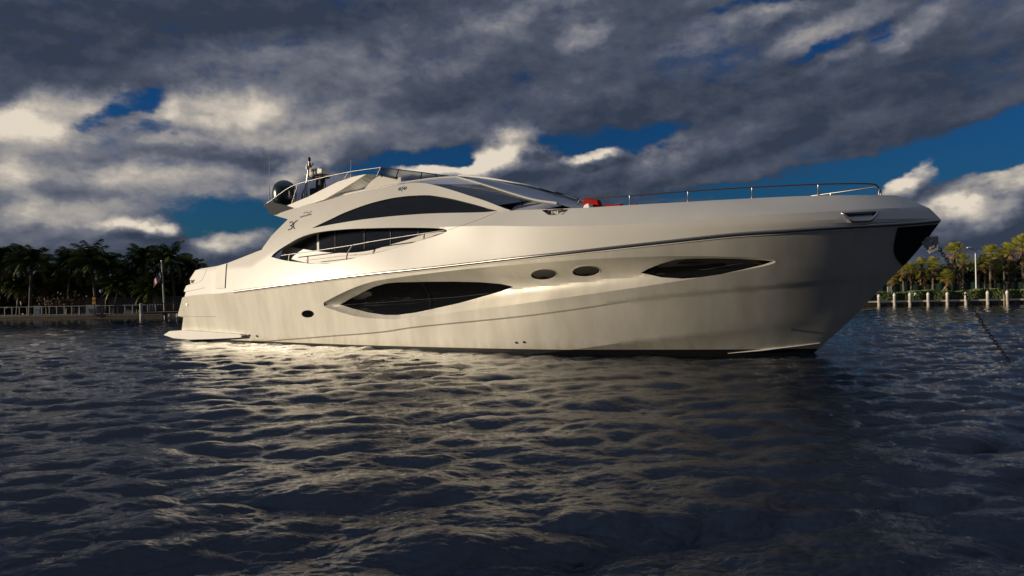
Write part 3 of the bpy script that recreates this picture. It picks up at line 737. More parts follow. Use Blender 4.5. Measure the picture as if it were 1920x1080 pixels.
# rub rail: steel strip with a white bead painting its lower edge highlight
for s in (1, -1):
    r2 = RAIL[(RAIL[:, 0] > 3.9) & (RAIL[:, 0] < 29.75)]
    q = on_skin(r2, 0.02)
    m_ = MB(); m_.tube(q if s == 1 else mirror(q), 0.035, 8, squash=1.3)
    rr = m_.build('rub_rail', M_RAIL, YACHT, 50)
    q = on_skin(r2 - [0, 0.062], 0.012)
    m_ = MB(); m_.tube(q if s == 1 else mirror(q), 0.016, 6)
    m_.build('rail_edge_highlight', M_WHITE, rr, 50)
for s in (1, -1):
    q = on_skin(curve(STRAKE, 0.1), 0.02)
    m_ = MB(); m_.tube(q if s == 1 else mirror(q), np.interp(np.arange(len(q)), [0, len(q) * .4, len(q) - 1], [.012, .045, .012]), 8, squash=0.6)
    m_.build('spray_strake', M_WHITE, YACHT, 40)
for i, (u, z) in enumerate(DRAINS):
    m_ = MB()
    p = on_skin([(u, z)], 0.01)[0]
    m_.lathe([(0.035, -0.02), (0.035, 0.0), (0.022, 0.012)], p, 10, 0, 'y')
    m_.build('drain_fitting', M_BLACK, YACHT)
# black bow pocket with a thin rim
m_ = MB(); pk = POCKET.copy()
a, t, oo, _ = skin(pk, step=0.12, edge=0.07); both(m_, a, t, side, 0.008); m_.build('anchor_pocket', M_BLACK, YACHT, 30)
for s in (1, -1):
    q = on_skin(curve(POCKET[:9], 0.06), 0.012); m_ = MB(); m_.tube(q if s == 1 else mirror(q), 0.012, 6); m_.build('pocket_rim', M_DARK, YACHT, 40)

# --- upper shell: topsides, shoulder, sweeping arch and superstructure side
band = BAND[::2]; bandF = band[band[:, 0] > 18.25]
st_up = STEM[STEM[:, 0] >= RAIL[-1, 1]][:, ::-1]
zz = np.linspace(4.38, RAIL[-1, 1] + 0.012, 14)
nose = np.stack([bow_z(zz), zz], 1)
sh_top = curve(SHELL_TOP, 0.1)
shell_out = np.vstack([STERN_UP, SHELL_AFT, SHELL_TIP[:-1], sh_top, bandF, nose, rail[::-1][:-1]])
opening = curve(np.vstack([OPEN, OPEN[:1]]), 0.08)[:-1]
uw = curve(np.vstack([UWIN[:17], ]), 0.08); uw2 = curve(np.vstack([UWIN[16:], UWIN[:1]]), 0.08)
upwin = np.vstack([uw, uw2[1:-1]])
shl = SHOULDER[::2]; shl = shl[shl[:, 0] > 15.9]
bl = band[(band[:, 0] > 7.9)&(band[:, 0] < 18.0)]
P_, T_, out_, hs_ = skin(shell_out, [opening, upwin, HAWSE_IN, CLEAT_OUT], [shl], 0.13, 0.08)
mb = MB()
both(mb, P_, T_, side)
reveal(mb, hs_[0], side, 0.16); reveal(mb, hs_[1], side, 0.07); reveal(mb, hs_[2], side, 0.10); reveal(mb, hs_[3], side, 0.22)
A = on_skin(STERN_UP); strip(mb, A, mirror(A))
lip = np.vstack([SHELL_AFT, SHELL_TIP, sh_top])
for s in (1, -1):
    A = on_skin(lip); Bq = A + np.array([0, 0.14, 0])
    if s == -1: A, Bq = mirror(A), mirror(Bq)
    strip(mb, A, Bq)
# foredeck and inner decks
A = on_skin(np.vstack([[[18.1, 4.62]], bandF, nose[:1]]))
C_ = A.copy(); C_[:, 1] = 0; C_[:, 2] -= 0.03
strip(mb, A, C_); strip(mb, C_, mirror(A))
shell = mb.build('superstructure', M_PAINT, YACHT, 20)
shell['label'] = 'pearl cream upper shell sweeping up in an arch to the flybridge'
glass_in('saloon_roof_window', upwin, 0.05, M_CLEAR, [[(14.33, 4.78), (14.36, 5.1), (14.40, 5.45)]])
# hawse frame, cleats and their recess plates
for s in (1, -1):
    q = on_skin(curve(np.vstack([HAWSE_IN, HAWSE_IN[:1]]), 0.03)[:-1], 0.012)
    m_ = MB(); m_.tube(q if s == 1 else mirror(q), 0.034, 8, closed=True)
    hz = m_.build('hawse_frame', M_STEEL, YACHT, 50)
    m_ = MB(); a, t, oo, _ = skin(grow(HAWSE_IN, 0.01), step=0.08, edge=0.05); both(m_, a, t, side, -0.09, (s,)); m_.build('hawse_plate', M_STEEL, hz)
    m_ = MB(); a, t, oo, _ = skin(grow(CLEAT_OUT, 0.01), step=0.1, edge=0.06); both(m_, a, t, side, -0.21, (s,)); m_.build('cleat_recess', M_PAINT, YACHT)
cu, cz = CLEAT_OUT.mean(0)
for s in (1, -1):
    m_ = MB()
    yw = -(float(side(cu, cz)) - 0.08) * s
    for du in (-0.09, 0.1):
        m_.tube([(cu + du, yw, cz - 0.14), (cu + du, yw, cz + 0.0), (cu + du * 1.1, yw, cz + 0.06)], 0.018, 8)
    m_.tube([(cu - 0.24, yw, cz + 0.075), (cu, yw, cz + 0.07), (cu + 0.26, yw, cz + 0.075)], [0.022, 0.03, 0.022], 8)
    m_.build('mooring_cleat', M_STEEL, YACHT, 40)
u, z = STERN_CLEAT[0]
for s in (1, -1):
    m_ = MB(); y_ = -s * (float(side(u, z)) + 0.02)
    m_.tube([(u - .04, y_, z - .08), (u - .05, y_, z + .03)], 0.02, 8); m_.tube([(u + .07, y_, z - .08), (u + .08, y_, z + .03)], 0.02, 8)
    m_.tube([(u - .16, y_, z + .05), (u + .18, y_, z + .05)], 0.022, 8); m_.build('mooring_cleat', M_DULLSTEEL, YACHT, 40)

# boarding gate panel and seams at the quarter
for s in (1, -1):
    m_ = MB(); a, t, oo, _ = skin(DOOR_PATCH, step=0.2, edge=0.12); both(m_, a, t, side, 0.035, (s,)); reveal(m_, oo, side, 0.04, 0.035, (s,))
    m_.build('boarding_gate', M_WHITE, YACHT, 30)
    for q in (SEAM_A, SEAM_B, SEAM_C, SEAM_D):
        c_ = on_skin(curve(q, 0.08), 0.001); m_ = MB(); m_.tube(c_ if s == 1 else mirror(c_), 0.007, 5); m_.build('panel_seam', M_SEAM, YACHT)
p = on_skin(HATCH_LIGHT, 0.01)[0]
m_ = MB(); m_.lathe([(0.05, -0.02), (0.05, 0.015), (0.03, 0.025)], p, 12, 0, 'y'); m_.build('deck_light', M_DULLSTEEL, YACHT, 40)

# --- saloon wall seen through the side deck opening
wall_w = 2.34
fl = lambda u, z: np.full_like(np.asarray(u, float), wall_w)
wall_poly = np.array([(6.0, 3.0), (16.6, 3.0), (16.6, 4.9), (7.6, 4.9), (6.6, 4.2)])
sw = curve(np.vstack([SWIN, SWIN[:1]]), 0.1)[:-1]
m_ = MB(); a, t, oo, hs_ = skin(wall_poly, [sw], step=0.4, edge=0.3); both(m_, a, t, fl); reveal(m_, hs_[0], fl, 0.06)
# side deck and its bulwark inside
sd = np.linspace(6.2, 16.6, 30)
for s in (1, -1):
    zsd = _ip(OPEN[np.argsort(OPEN[:, 0])], sd) * 0 + 3.22
    A = np.stack([sd, np.full(30, -s * wall_w), zsd], 1); Bq = np.stack([sd, -s * (side(sd, zsd) - 0.02), zsd], 1)
    strip(m_, A, Bq)
swall = m_.build('saloon_side', M_PAINT, YACHT, 30)
for s in (1, -1):
    m_ = MB(); a, t, oo, _ = skin(grow(sw, 0.03), step=0.3, edge=0.12); both(m_, a, t, fl, -0.045, (s,)); sg = m_.build('saloon_window', M_CLEAR, swall)
    for uu in (9.6, 11.2, 12.55, 13.9):
        m_ = MB()
        zt = 4.52; m_.tube([(uu, -s * (wall_w - 0.035), 3.75), (uu + 0.02, -s * (wall_w - 0.035), zt)], 0.022, 6)
        m_.build('window_mullion', M_DULLSTEEL, swall)
# main deck, cockpit sole and aft bulkhead
m_ = MB()
uu = np.linspace(1.3, 28.2, 60); zd = np.where(uu < 8.5, 2.62, 3.15)
A = np.stack([uu, -np.maximum(side(uu, zd) - 0.08, 0.01), zd], 1); strip(m_, A, mirror(A))
m_.build('cockpit_sole', M_TEAK, YACHT)
m_ = MB(); m_.box((8.6, 0, 4.2), (0.12, 4.6, 2.5)); ab = m_.build('aft_bulkhead', M_WHITE, YACHT)
m_ = MB(); m_.box((8.53, 0, 4.15), (0.05, 3.4, 2.1)); m_.build('saloon_door', M_GLASS, ab)

# --- roof, windscreen
de = resample(DECKEDGE, 40)
deS = uwz(de)
m_ = MB()
prev = None
nb = 13
bb = np.linspace(-1, 1, nb)
rows = []
for (u, w, z) in de:
    rows.append(np.stack([np.full(nb, u), bb * w, z + 0.10 * (1 - bb ** 2)], 1))
V = np.vstack(rows); F = []
for i in range(len(de) - 1):
    for j in range(nb - 1):
        F.append((i * nb + j, i * nb + j + 1, (i + 1) * nb + j + 1, (i + 1) * nb + j))
m_.add(V, F)
for s in (1, -1):
    e_ = deS if s == 1 else mirror(deS)
    strip(m_, e_, e_ - [0, 0, 0.05])
    strip(m_, e_ - [0, 0, 0.05], e_ * [1, 0.86, 1] - [0, 0, 0.12])
roof = m_.build('flybridge_deck', M_WHITE, YACHT, 35)
for s in (1, -1):
    m_ = MB(); pl_ = np.vstack([deS[8:], resample(uwz(PILLAR), 24)[1:]])
    rad = np.interp(np.arange(len(pl_)), [0, 20, 32, len(pl_) - 1], [0.02, 0.035, 0.05, 0.075])
    m_.tube(pl_ if s == 1 else mirror(pl_), rad, 8, squash=0.6); m_.build('windscreen_pillar', M_WHITE, YACHT, 60)
# panels between shell edge and roof edge
shp = on_skin(sh_top, -0.03)
def seg(Pts, u0, u1, n=16):
    us = np.linspace(u0, u1, n)
    o_ = np.argsort(Pts[:, 0]); Q = Pts[o_]
    return np.stack([us, np.interp(us, Q[:, 0], Q[:, 1]), np.interp(us, Q[:, 0], Q[:, 2])], 1)
roofline = np.vstack([deS, uwz(PILLAR)[1:]])
shellline = np.vstack([shp, uwz(SIDEBASE)[1:]])
for s in (1, -1):
    f_ = (lambda p: p) if s == 1 else mirror
    m_ = MB(); strip(m_, f_(seg(shellline, 7.9, 12.6)), f_(seg(roofline, 7.9, 12.8) - [0, 0, 0.04])); m_.build('roof_side', M_WHITE, YACHT)
    m_ = MB(); strip(m_, f_(seg(shellline, 12.6, 14.72)), f_(seg(roofline, 12.8, 16.3) - [0, 0, 0.02])); m_.build('quarter_panel', M_GREYPANEL, YACHT)
    m_ = MB(); strip(m_, f_(seg(shellline, 14.72, 18.85)), f_(seg(roofline, 16.3, 19.0) - [0, 0, 0.02])); m_.build('side_windscreen', M_GREYGLASS, YACHT)
    sb = seg(shellline, 16.9, 19.4); sb2 = sb.copy(); 
    ez = np.where(sb[:, 0] < 18.12, _ip(SHELL_TOP, sb[:, 0]), _ip(BAND, sb[:, 0]))
    ed = np.stack([sb[:, 0], -side(sb[:, 0], ez) + 0.02, ez - 0.01], 1)
    m_ = MB(); strip(m_, f_(ed), f_(sb - [0, 0, 0.0])); m_.build('windscreen_coaming', M_PAINT, YACHT)
pil = resample(uwz(PILLAR), 24); mul = resample(uwz(MULL), 24)
nb = 9
rows = []
for b in np.linspace(0, 1, nb):
    e_ = 1 - (1 - b) ** 2
    q = pil + (mul - pil) * e_; q[:, 1] = pil[:, 1] * (1 - b); rows.append(q)
for s in (1, -1):
    m_ = MB()
    V = np.vstack([r if s == 1 else mirror(r) for r in rows]); F = []
    for i in range(nb - 1):
        for j in range(23): F.append((i * 24 + j, i * 24 + j + 1, (i + 1) * 24 + j + 1, (i + 1) * 24 + j))
    m_.add(V, F); m_.build('windscreen', M_GREYPANEL, YACHT, 40)
m_ = MB(); m_.tube(mul + [0, -0.02, 0.05], np.linspace(0.04, 0.085, 24), 8, squash=0.8); m_.build('windscreen_mullion', M_WHITE, YACHT, 60)
# base of the windscreen down to the foredeck
base = np.vstack([r[-1] for r in rows] + [mirror(r[-1]) for r in rows[::-1]])
fd = base + np.array([0.9, 0, 0]); fd[:, 1] *= 1.15; fd[:, 2] = 4.53
m_ = MB(); strip(m_, base, fd); m_.build('coachroof', M_WHITE, YACHT, 40)
m_ = MB()
for y_ in (-0.75, 0.35):
    m_.tube([(19.55, y_, 5.0), (19.0, y_ - 0.25, 5.24), (18.35, y_ - 0.5, 5.48)], 0.016, 6)
    m_.tube([(18.9, y_ - 0.02, 5.28), (18.1, y_ - 0.75, 5.5)], 0.014, 6)
    m_.lathe([(0.06, -0.05), (0.06, 0.05)], (19.55, y_, 5.02), 10)
m_.build('wiper', M_BLACK, YACHT)
for s in (1, -1):
    m_ = MB(); y_ = -1.98 * s
    m_.tube([(16.6, y_ - .1 * s, 5.27), (17.5, y_ + .02 * s, 5.1), (18.1, y_ + .1 * s, 5.03)], 0.010, 6); m_.build('wiper', M_BLACK, YACHT)
u, w, z = SEARCH[0]
m_ = MB(); m_.lathe([(0.0, -0.1), (0.06, -0.08), (0.095, -0.03), (0.10, 0.02), (0.07, 0.075), (0.0, 0.10)], (u, -w, z), 16); m_.lathe([(0.05, -0.25), (0.04, -0.08)], (u, -w, z), 10)
m_.build('searchlight', M_STEEL, YACHT, 40)

# --- flybridge coaming, screen, rail
for s in (1, -1):
    f_ = (lambda p: p) if s == 1 else mirror
    m_ = MB(); m_.prism(WING_FACE[:, [0, 2]], -2.42 * s, -2.30 * s)
    fix_normals(m_.build('flybridge_wing', M_WHITE, YACHT))
    m_ = MB(); strip(m_, f_(resample(uwz(WING_R0), 20)), f_(resample(uwz(WING_R1), 20))); m_.build('wing_return', M_WHITE, YACHT)
    m_ = MB(); strip(m_, f_(uwz(FLY_IN0)), f_(uwz(FLY_IN1) - [0, 0, 0.05])); m_.build('flybridge_coaming', M_WHITE, YACHT)
    t_, b_ = f_(resample(uwz(FSCREEN_T), 20)), f_(resample(uwz(FSCREEN_B), 20))
    m_ = MB(); strip(m_, t_, b_); fs = m_.build('flybridge_screen', M_SCREEN, YACHT, 60)
    m_ = MB(); m_.tube(t_, 0.018, 6); m_.build('screen_trim', M_DARK, fs, 60)
    for i in (5, 11, 15):
        m_ = MB(); m_.tube([b_[i], t_[i]], 0.02, 6); m_.build('screen_post', M_BLACK, fs)
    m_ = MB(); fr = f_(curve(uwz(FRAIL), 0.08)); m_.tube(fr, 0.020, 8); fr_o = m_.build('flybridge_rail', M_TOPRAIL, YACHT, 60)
    for i in range(0, len(FPOST) - 1, 2):
        m_ = MB(); q = f_(uwz(FPOST[i:i + 2])); q[1, 2] -= 0.05; m_.tube(q, 0.020, 8); m_.build('rail_post', M_TOPRAIL, fr_o, 60)
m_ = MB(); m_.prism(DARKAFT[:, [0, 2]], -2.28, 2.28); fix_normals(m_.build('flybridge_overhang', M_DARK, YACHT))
# helm seats and sofa that just show above the flybridge coaming
for x_, y_ in ((11.0, -0.6), (11.0, 0.5)):
    m_ = MB(); m_.box((x_, y_, 6.3), (0.5, 0.5, 0.3)); m_.box((x_ - 0.25, y_, 6.45), (0.12, 0.5, 0.5))
    bevel(m_.build('helm_seat', M_CLOTH, YACHT), 0.05)

# --- masts, antennas, domes
u, w, z = DOME[2]
cz = 0.5 * (DOME[2][2] + DOME[3][2])
m_ = MB(); m_.lathe([(0.34, -0.56), (0.46, -0.46), (0.505, -0.25), (0.51, 0.02), (0.49, 0.18), (0.42, 0.34), (0.30, 0.46), (0.15, 0.53), (0.0, 0.55)], (u, -w, cz), 28)
m_.build('satellite_dome', M_DOME, YACHT, 40)
for nm in (ANT_A, ANT_B, ANT_C, ANT_D):
    m_ = MB(); a, b = uwz(nm); L_ = np.linalg.norm(b - a)
    if a[2] > 6.2: a = a - [0, 0, 0.3]
    m_.tube([a, a + (b - a) * 0.3, a + (b - a) * 0.31, b], [0.024, 0.02, 0.010, 0.006], 6)
    m_.build('whip_antenna', M_WHITE, YACHT, 40)
u, w, z = RADAR[0]; u1 = RADAR[1][0]; uc = (u + u1) / 2; zc = (RADAR[2][2] + RADAR[3][2]) / 2
m_ = MB(); m_.lathe([(0.10, -0.20), (0.22, -0.17), (0.27, -0.08), (0.28, 0.10), (0.25, 0.16), (0.0, 0.17)], (uc - 0.22, -w, zc), 20)
m_.box((uc + 0.14, -w + 0.05, zc + 0.02), (0.62, 0.5, 0.28))
rad = bevel(m_.build('radar_scanner', M_WHITE, YACHT, 40), 0.05)
m_ = MB(); m_.lathe([(0.279, 0.01), (0.284, 0.012), (0.284, 0.055), (0.279, 0.057)], (uc - 0.22, -w, zc), 24); m_.build('lettering_band', M_REDTRIM, rad, 40)
m_ = MB(); m_.box((uc + 0.05, -w, zc - 0.25), (0.8, 0.5, 0.06)); m_.box((uc + 0.12, -w, zc - 0.65), (0.34, 0.34, 0.8), taper=0.8)
m_.tube([(uc + .36, -w, zc - .3), (uc + .36, -w, zc - 1.0)], 0.03, 8); m_.box((uc - 0.2, -w, zc - 0.9), (0.3, 0.4, 0.4))
m_.build('radar_pedestal', M_DARK, YACHT)
a = uwz(MAST)
m_ = MB()
m_.tube([a[0] - [0, 0, 0.3], a[0] + [0, 0, 0.05], a[0] + (a[1] - a[0]) * 0.45], [0.15, 0.13, 0.055], 12)
m_.tube([a[0] + (a[1] - a[0]) * 0.3, a[1], a[1] + (a[2] - a[1]) * 0.4, a[2]], [0.06, 0.045, 0.04, 0.02], 10)
mast = m_.build('light_mast', M_STEEL, YACHT, 50)
t_ = a[2]
m_ = MB(); m_.lathe([(0.05, -0.09), (0.06, -0.03), (0.06, 0.06), (0.03, 0.10)], t_ + [0, 0, -0.02], 10); m_.lathe([(0.05, -0.09), (0.06, -0.03), (0.06, 0.06), (0.03, 0.10)], t_ + [0.12, -0.05, -0.30], 10)
m_.build('navigation_light', M_BLACK, mast, 40)
m_ = MB(); m_.lathe([(0.07, -0.10), (0.085, 0.0), (0.06, 0.14)], t_ + [-0.12, 0, -0.36], 10); m_.lathe([(0.07, -0.05), (0.08, 0.0), (0.05, 0.06)], t_ + [0.17, 0, -0.26], 10)
m_.build('mast_lamp', M_WHITE, mast, 40)
m_ = MB(); m_.tube([(6.4, -1.6, 5.9), (6.4, -1.6, 6.6)], 0.03, 8); m_.build('stern_light_post', M_STEEL, YACHT)

# --- bow rail and side deck rail
for s in (1, -1):
    f_ = (lambda p: p) if s == 1 else mirror
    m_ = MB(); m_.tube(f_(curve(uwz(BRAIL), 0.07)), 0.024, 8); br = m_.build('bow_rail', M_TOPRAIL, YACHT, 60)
    for i in range(0, len(BPOST) - 1, 2):
        m_ = MB(); q = f_(uwz(BPOST[i:i + 2])); b_ = q[1] - [0, 0, 0.06]
        b_[0] = q[0][0]; b_[1] = q[0][1]
        m_.tube([b_, b_ + (q[0] - b_) * 0.38, b_ + (q[0] - b_) * 0.42, q[0]], [0.036, 0.034, 0.022, 0.022], 10); m_.build('rail_post', M_STEEL, br, 60)
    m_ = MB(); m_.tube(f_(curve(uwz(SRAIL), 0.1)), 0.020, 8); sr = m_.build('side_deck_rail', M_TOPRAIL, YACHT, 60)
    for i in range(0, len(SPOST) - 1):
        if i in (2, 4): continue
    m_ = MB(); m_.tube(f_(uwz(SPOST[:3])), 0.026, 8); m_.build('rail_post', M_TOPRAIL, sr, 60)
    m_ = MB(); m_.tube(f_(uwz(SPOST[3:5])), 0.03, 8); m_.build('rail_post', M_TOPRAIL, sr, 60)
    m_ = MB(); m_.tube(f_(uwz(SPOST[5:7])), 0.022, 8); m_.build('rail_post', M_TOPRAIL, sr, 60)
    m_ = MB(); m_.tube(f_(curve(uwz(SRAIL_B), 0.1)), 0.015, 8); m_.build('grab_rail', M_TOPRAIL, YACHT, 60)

# --- swim platform
pp = PLAT[:, [0, 2]]
m_ = MB(); m_.prism(pp, -2.64, 2.64); fix_normals(m_.build('swim_platform', M_WHITE, YACHT)); 
m_ = MB(); m_.box((4.6, -2.65, 0.345), (0.10, 0.06, 0.08)); m_.build('platform_cap', M_BLACK, YACHT)

# --- emblem, lettering, round sticker
ex = np.array([(EMB[1, 0] - EMB[0, 0]) / 17, 0.0]); ez = np.array([0, 0.0209])
skew = np.array([0.0, 0.0])
def px_stroke(pts, x0, y0, k):
    return np.array([EMB[0] + (x0 + x / k - 549) * ex - (y0 + y / k - 423) * ez for x, y in pts])
def strokes(name, lst, r, m):
    m_ = MB()
    for q in lst:
        m_.tube(on_skin(curve(q, 0.02), 0.002), r, 6)
    return m_.build(name, m, YACHT, 60)
S3 = [(222, 88), (236, 80), (252, 84), (259, 98), (254, 112), (247, 120)]
S3b = [(233, 122), (247, 121), (257, 130), (259, 146), (250, 157), (236, 158), (224, 166)]
SC_ = [(303, 74), (288, 80), (276, 92), (270, 108), (270, 128), (275, 145), (289, 157)]
strokes('emblem', [px_stroke(S3, 500, 400, 5.333), px_stroke(S3b, 500, 400, 5.333), px_stroke(SC_, 500, 400, 5.333)], 0.023, M_BLUE)
strokes('bird_logo', [px_stroke([(612, 945), (632, 930), (648, 930), (664, 948)], 480, 270, 7.2), px_stroke([(650, 932), (668, 950), (684, 942), (716, 926)], 480, 270, 7.2)], 0.014, M_INK)
GL = {'n': [[(0, 0), (0, 1)], [(0, 1), (.7, 0)], [(.7, 0), (.7, 1)]], 'u': [[(0, 1), (0, 0)], [(0, 0), (.7, 0)], [(.7, 0), (.7, 1)]],
      'm': [[(0, 0), (0, 1)], [(0, 1), (.4, .3)], [(.4, .3), (.8, 1)], [(.8, 1), (.8, 0)]], 'a': [[(0, 0), (.35, 1)], [(.35, 1), (.7, 0)], [(.15, .4), (.55, .4)]],
      'r': [[(0, 0), (0, 1)], [(0, 1), (.6, .95)], [(.6, .95), (.6, .55)], [(.6, .55), (0, .5)], [(.25, .5), (.7, 0)]], 'i': [[(0, 0), (0, 1)]],
      'e': [[(.65, 0), (0, 0)], [(0, 0), (0, 1)], [(0, 1), (.65, 1)], [(0, .5), (.5, .5)]]}
x = 578.0; lst = []
for ch in 'numarine':
    for st in GL[ch]:
        lst.append(px_stroke([(x + a * 20 - 0, 1003 - (x + a * 20 - 578) * 0.16 - b * 22) for a, b in st], 480, 270, 7.2))
    x += (8 if ch == 'i' else 23 if ch == 'm' else 20.5)
strokes('lettering', lst, 0.0075, M_INK)
u, z = DISC[0]
dk = MB(); dt = MB()
dk.tube(on_skin([(u - .13 + .05 * math.cos(a), z + .05 * math.sin(a)) for a in np.linspace(0, 6, 10)], .003), .02, 5)
dk.tube(on_skin([(u + .12 + .05 * math.cos(a), z + .045 * math.sin(a)) for a in np.linspace(0, 6, 10)], .003), .02, 5)
dk.tube(on_skin([(u - .04, z - .07), (u + .0, z - .1)], .003), .018, 5)
dt.tube(on_skin([(u + .03, z + .07), (u - .03, z + .04), (u + .03, z - .0), (u - .02, z - .05)], .003), .02, 5)
st_ = dk.build('sticker', M_INK, YACHT); dt.build('sticker_centre', M_TEAL, st_)

# --- anchor and chain
ap = ANCHOR[:, [0, 2]]; ac = ap.mean(0)
m_ = MB()
for w0, w1, k in ((-0.10, 0.10, 1.0),):
    m_.prism(ap, w0, w1)
m_.tube([(ap[0, 0] - 0.25, 0, ap[0, 1] + 0.10), (ac[0], 0, ac[1] + 0.02)], 0.06, 8)
for s in (1, -1):
    q = (ap - ac) * 0.55 + ac
    m_.prism(q, s * 0.10, s * 0.135)
    m_.lathe([(0.05, 0), (0.05, 0.04), (0.02, 0.05)], (ac[0], s * 0.135 - (0.04 if s < 0 else 0), ac[1] + 0.05), 10, 0, 'y')
anc = bevel(fix_normals(m_.build('anchor', M_DULLSTEEL, YACHT)), 0.012)

ch = curve(uwz(CHAIN), 0.02)
ch = np.vstack([ch, ch[-1] + (ch[-1] - ch[-8]) * 3])
s_ = np.r_[0, np.cumsum(np.linalg.norm(np.diff(ch, axis=0), axis=1))]
m_ = MB(); pitch_ = 0.078; k = 0; q = 0.0
while q + pitch_ < s_[-1]:
    c0 = np.array([np.interp(q, s_, ch[:, i]) for i in range(3)]); c1 = np.array([np.interp(q + pitch_, s_, ch[:, i]) for i in range(3)])
    d = (c1 - c0) / np.linalg.norm(c1 - c0); n1 = np.array([0, 1.0, 0]); n2 = np.cross(d, n1)
    sd_ = n1 if k % 2 else n2
    a = np.linspace(0, 2 * math.pi, 12, endpoint=False)
    loop = [(c0 + c1) / 2 + d * (0.058 * math.cos(t)) + sd_ * (0.034 * math.sin(t)) for t in a]
    m_.tube(loop, 0.0135, 6, closed=True)
    q += pitch_; k += 1
chain = m_.build('anchor_chain', M_IRON, None, 60)
chain.matrix_world = Y0
tag(chain, 'dark iron anchor chain slanting from the bow down into the water', 'anchor chain')

# --- cushions on the foredeck sunpad (things of their own)
def cushion(name, poly, w0, w1, m, label, grp=None):
    mm = MB(); mm.prism(poly, -w0, -w1)
    o = fix_normals(mm.build(name, m)); bevel(o, 0.035, 3)
    o.matrix_world = Y0
    return tag(o, label, 'cushion', grp)
zd = 4.5
def cz_(p): return [(a, c) for a, c in p]
cushion('cushion', cz_([(20.15, zd), (20.20, 4.90), (20.30, 4.92), (20.70, 4.84), (20.82, zd)]), 1.4, 1.65, M_RED, 'large red backrest cushion at the aft end of the bow rail', 'red cushions on the foredeck')
cushion('cushion', cz_([(20.9, zd), (20.93, 4.70), (21.05, 4.68), (21.25, 4.64), (21.45, 4.66), (21.5, zd)]), 1.3, 1.6, M_RED, 'low red cushion between the large backrest and the first rail post', 'red cushions on the foredeck')
cushion('cushion', cz_([(21.7, zd), (21.74, 4.62), (21.98, 4.61), (22.0, zd)]), 1.35, 1.6, M_RED, 'small flat red cushion right beside the second rail post', 'red cushions on the foredeck')
cushion('pillow', cz_([(20.32, zd), (20.36, 4.64), (20.44, 4.70), (20.55, 4.70), (20.6, zd)]), 1.66, 1.95, M_CLOTH, 'small white pillow in front of the large red cushion')

# ------------------------------------------------------------------ water
def wave_tile(L, n, lam_peak, lam_min, lam_max, slope, wind, spread, seed, fall=3.6):
    """one periodic patch of sea built from a directional spectrum; returns height and sideways pull"""
    rg = np.random.default_rng(seed)
    k1 = np.fft.fftfreq(n, L / n) * 2 * math.pi
    kx, ky = np.meshgrid(k1, k1)
    k = np.hypot(kx, ky); k[0, 0] = 1e-6
    kp = 2 * math.pi / lam_peak
    S_ = k ** -fall * np.exp(-1.1 * (kp / k) ** 2)
    S_ *= np.exp(-(k * lam_min / (2 * math.pi)) ** 4) * (k > 2 * math.pi / lam_max)
    cs = (kx * math.cos(wind) + ky * math.sin(wind)) / k
    S_ *= np.abs(cs) ** spread * 0.9 + 0.10
    H = (rg.normal(size=(n, n)) + 1j * rg.normal(size=(n, n))) * np.sqrt(S_)
    H[0, 0] = 0
    h = np.fft.ifft2(H).real
    gx, gy = np.gradient(h, L / n)
    sc = slope / math.sqrt((gx ** 2 + gy ** 2).mean())
    H = H * sc
    h = np.fft.ifft2(H).real
    dx = np.fft.ifft2(-1j * kx / k * H).real; dy = np.fft.ifft2(-1j * ky / k * H).real
    return h, dx, dy
def sample(tile, L, x, y):
    n = tile[0].shape[0]
    fx = (x / L * n) % n; fy = (y / L * n) % n
    i = np.floor(fx).astype(int) % n; j = np.floor(fy).astype(int) % n
    a = fx - np.floor(fx); b = fy - np.floor(fy)
    i1, j1 = (i + 1) % n, (j + 1) % n
    return [t[j, i] * (1 - a) * (1 - b) + t[j, i1] * a * (1 - b) + t[j1, i] * (1 - a) * b + t[j1, i1] * a * b for t in tile]

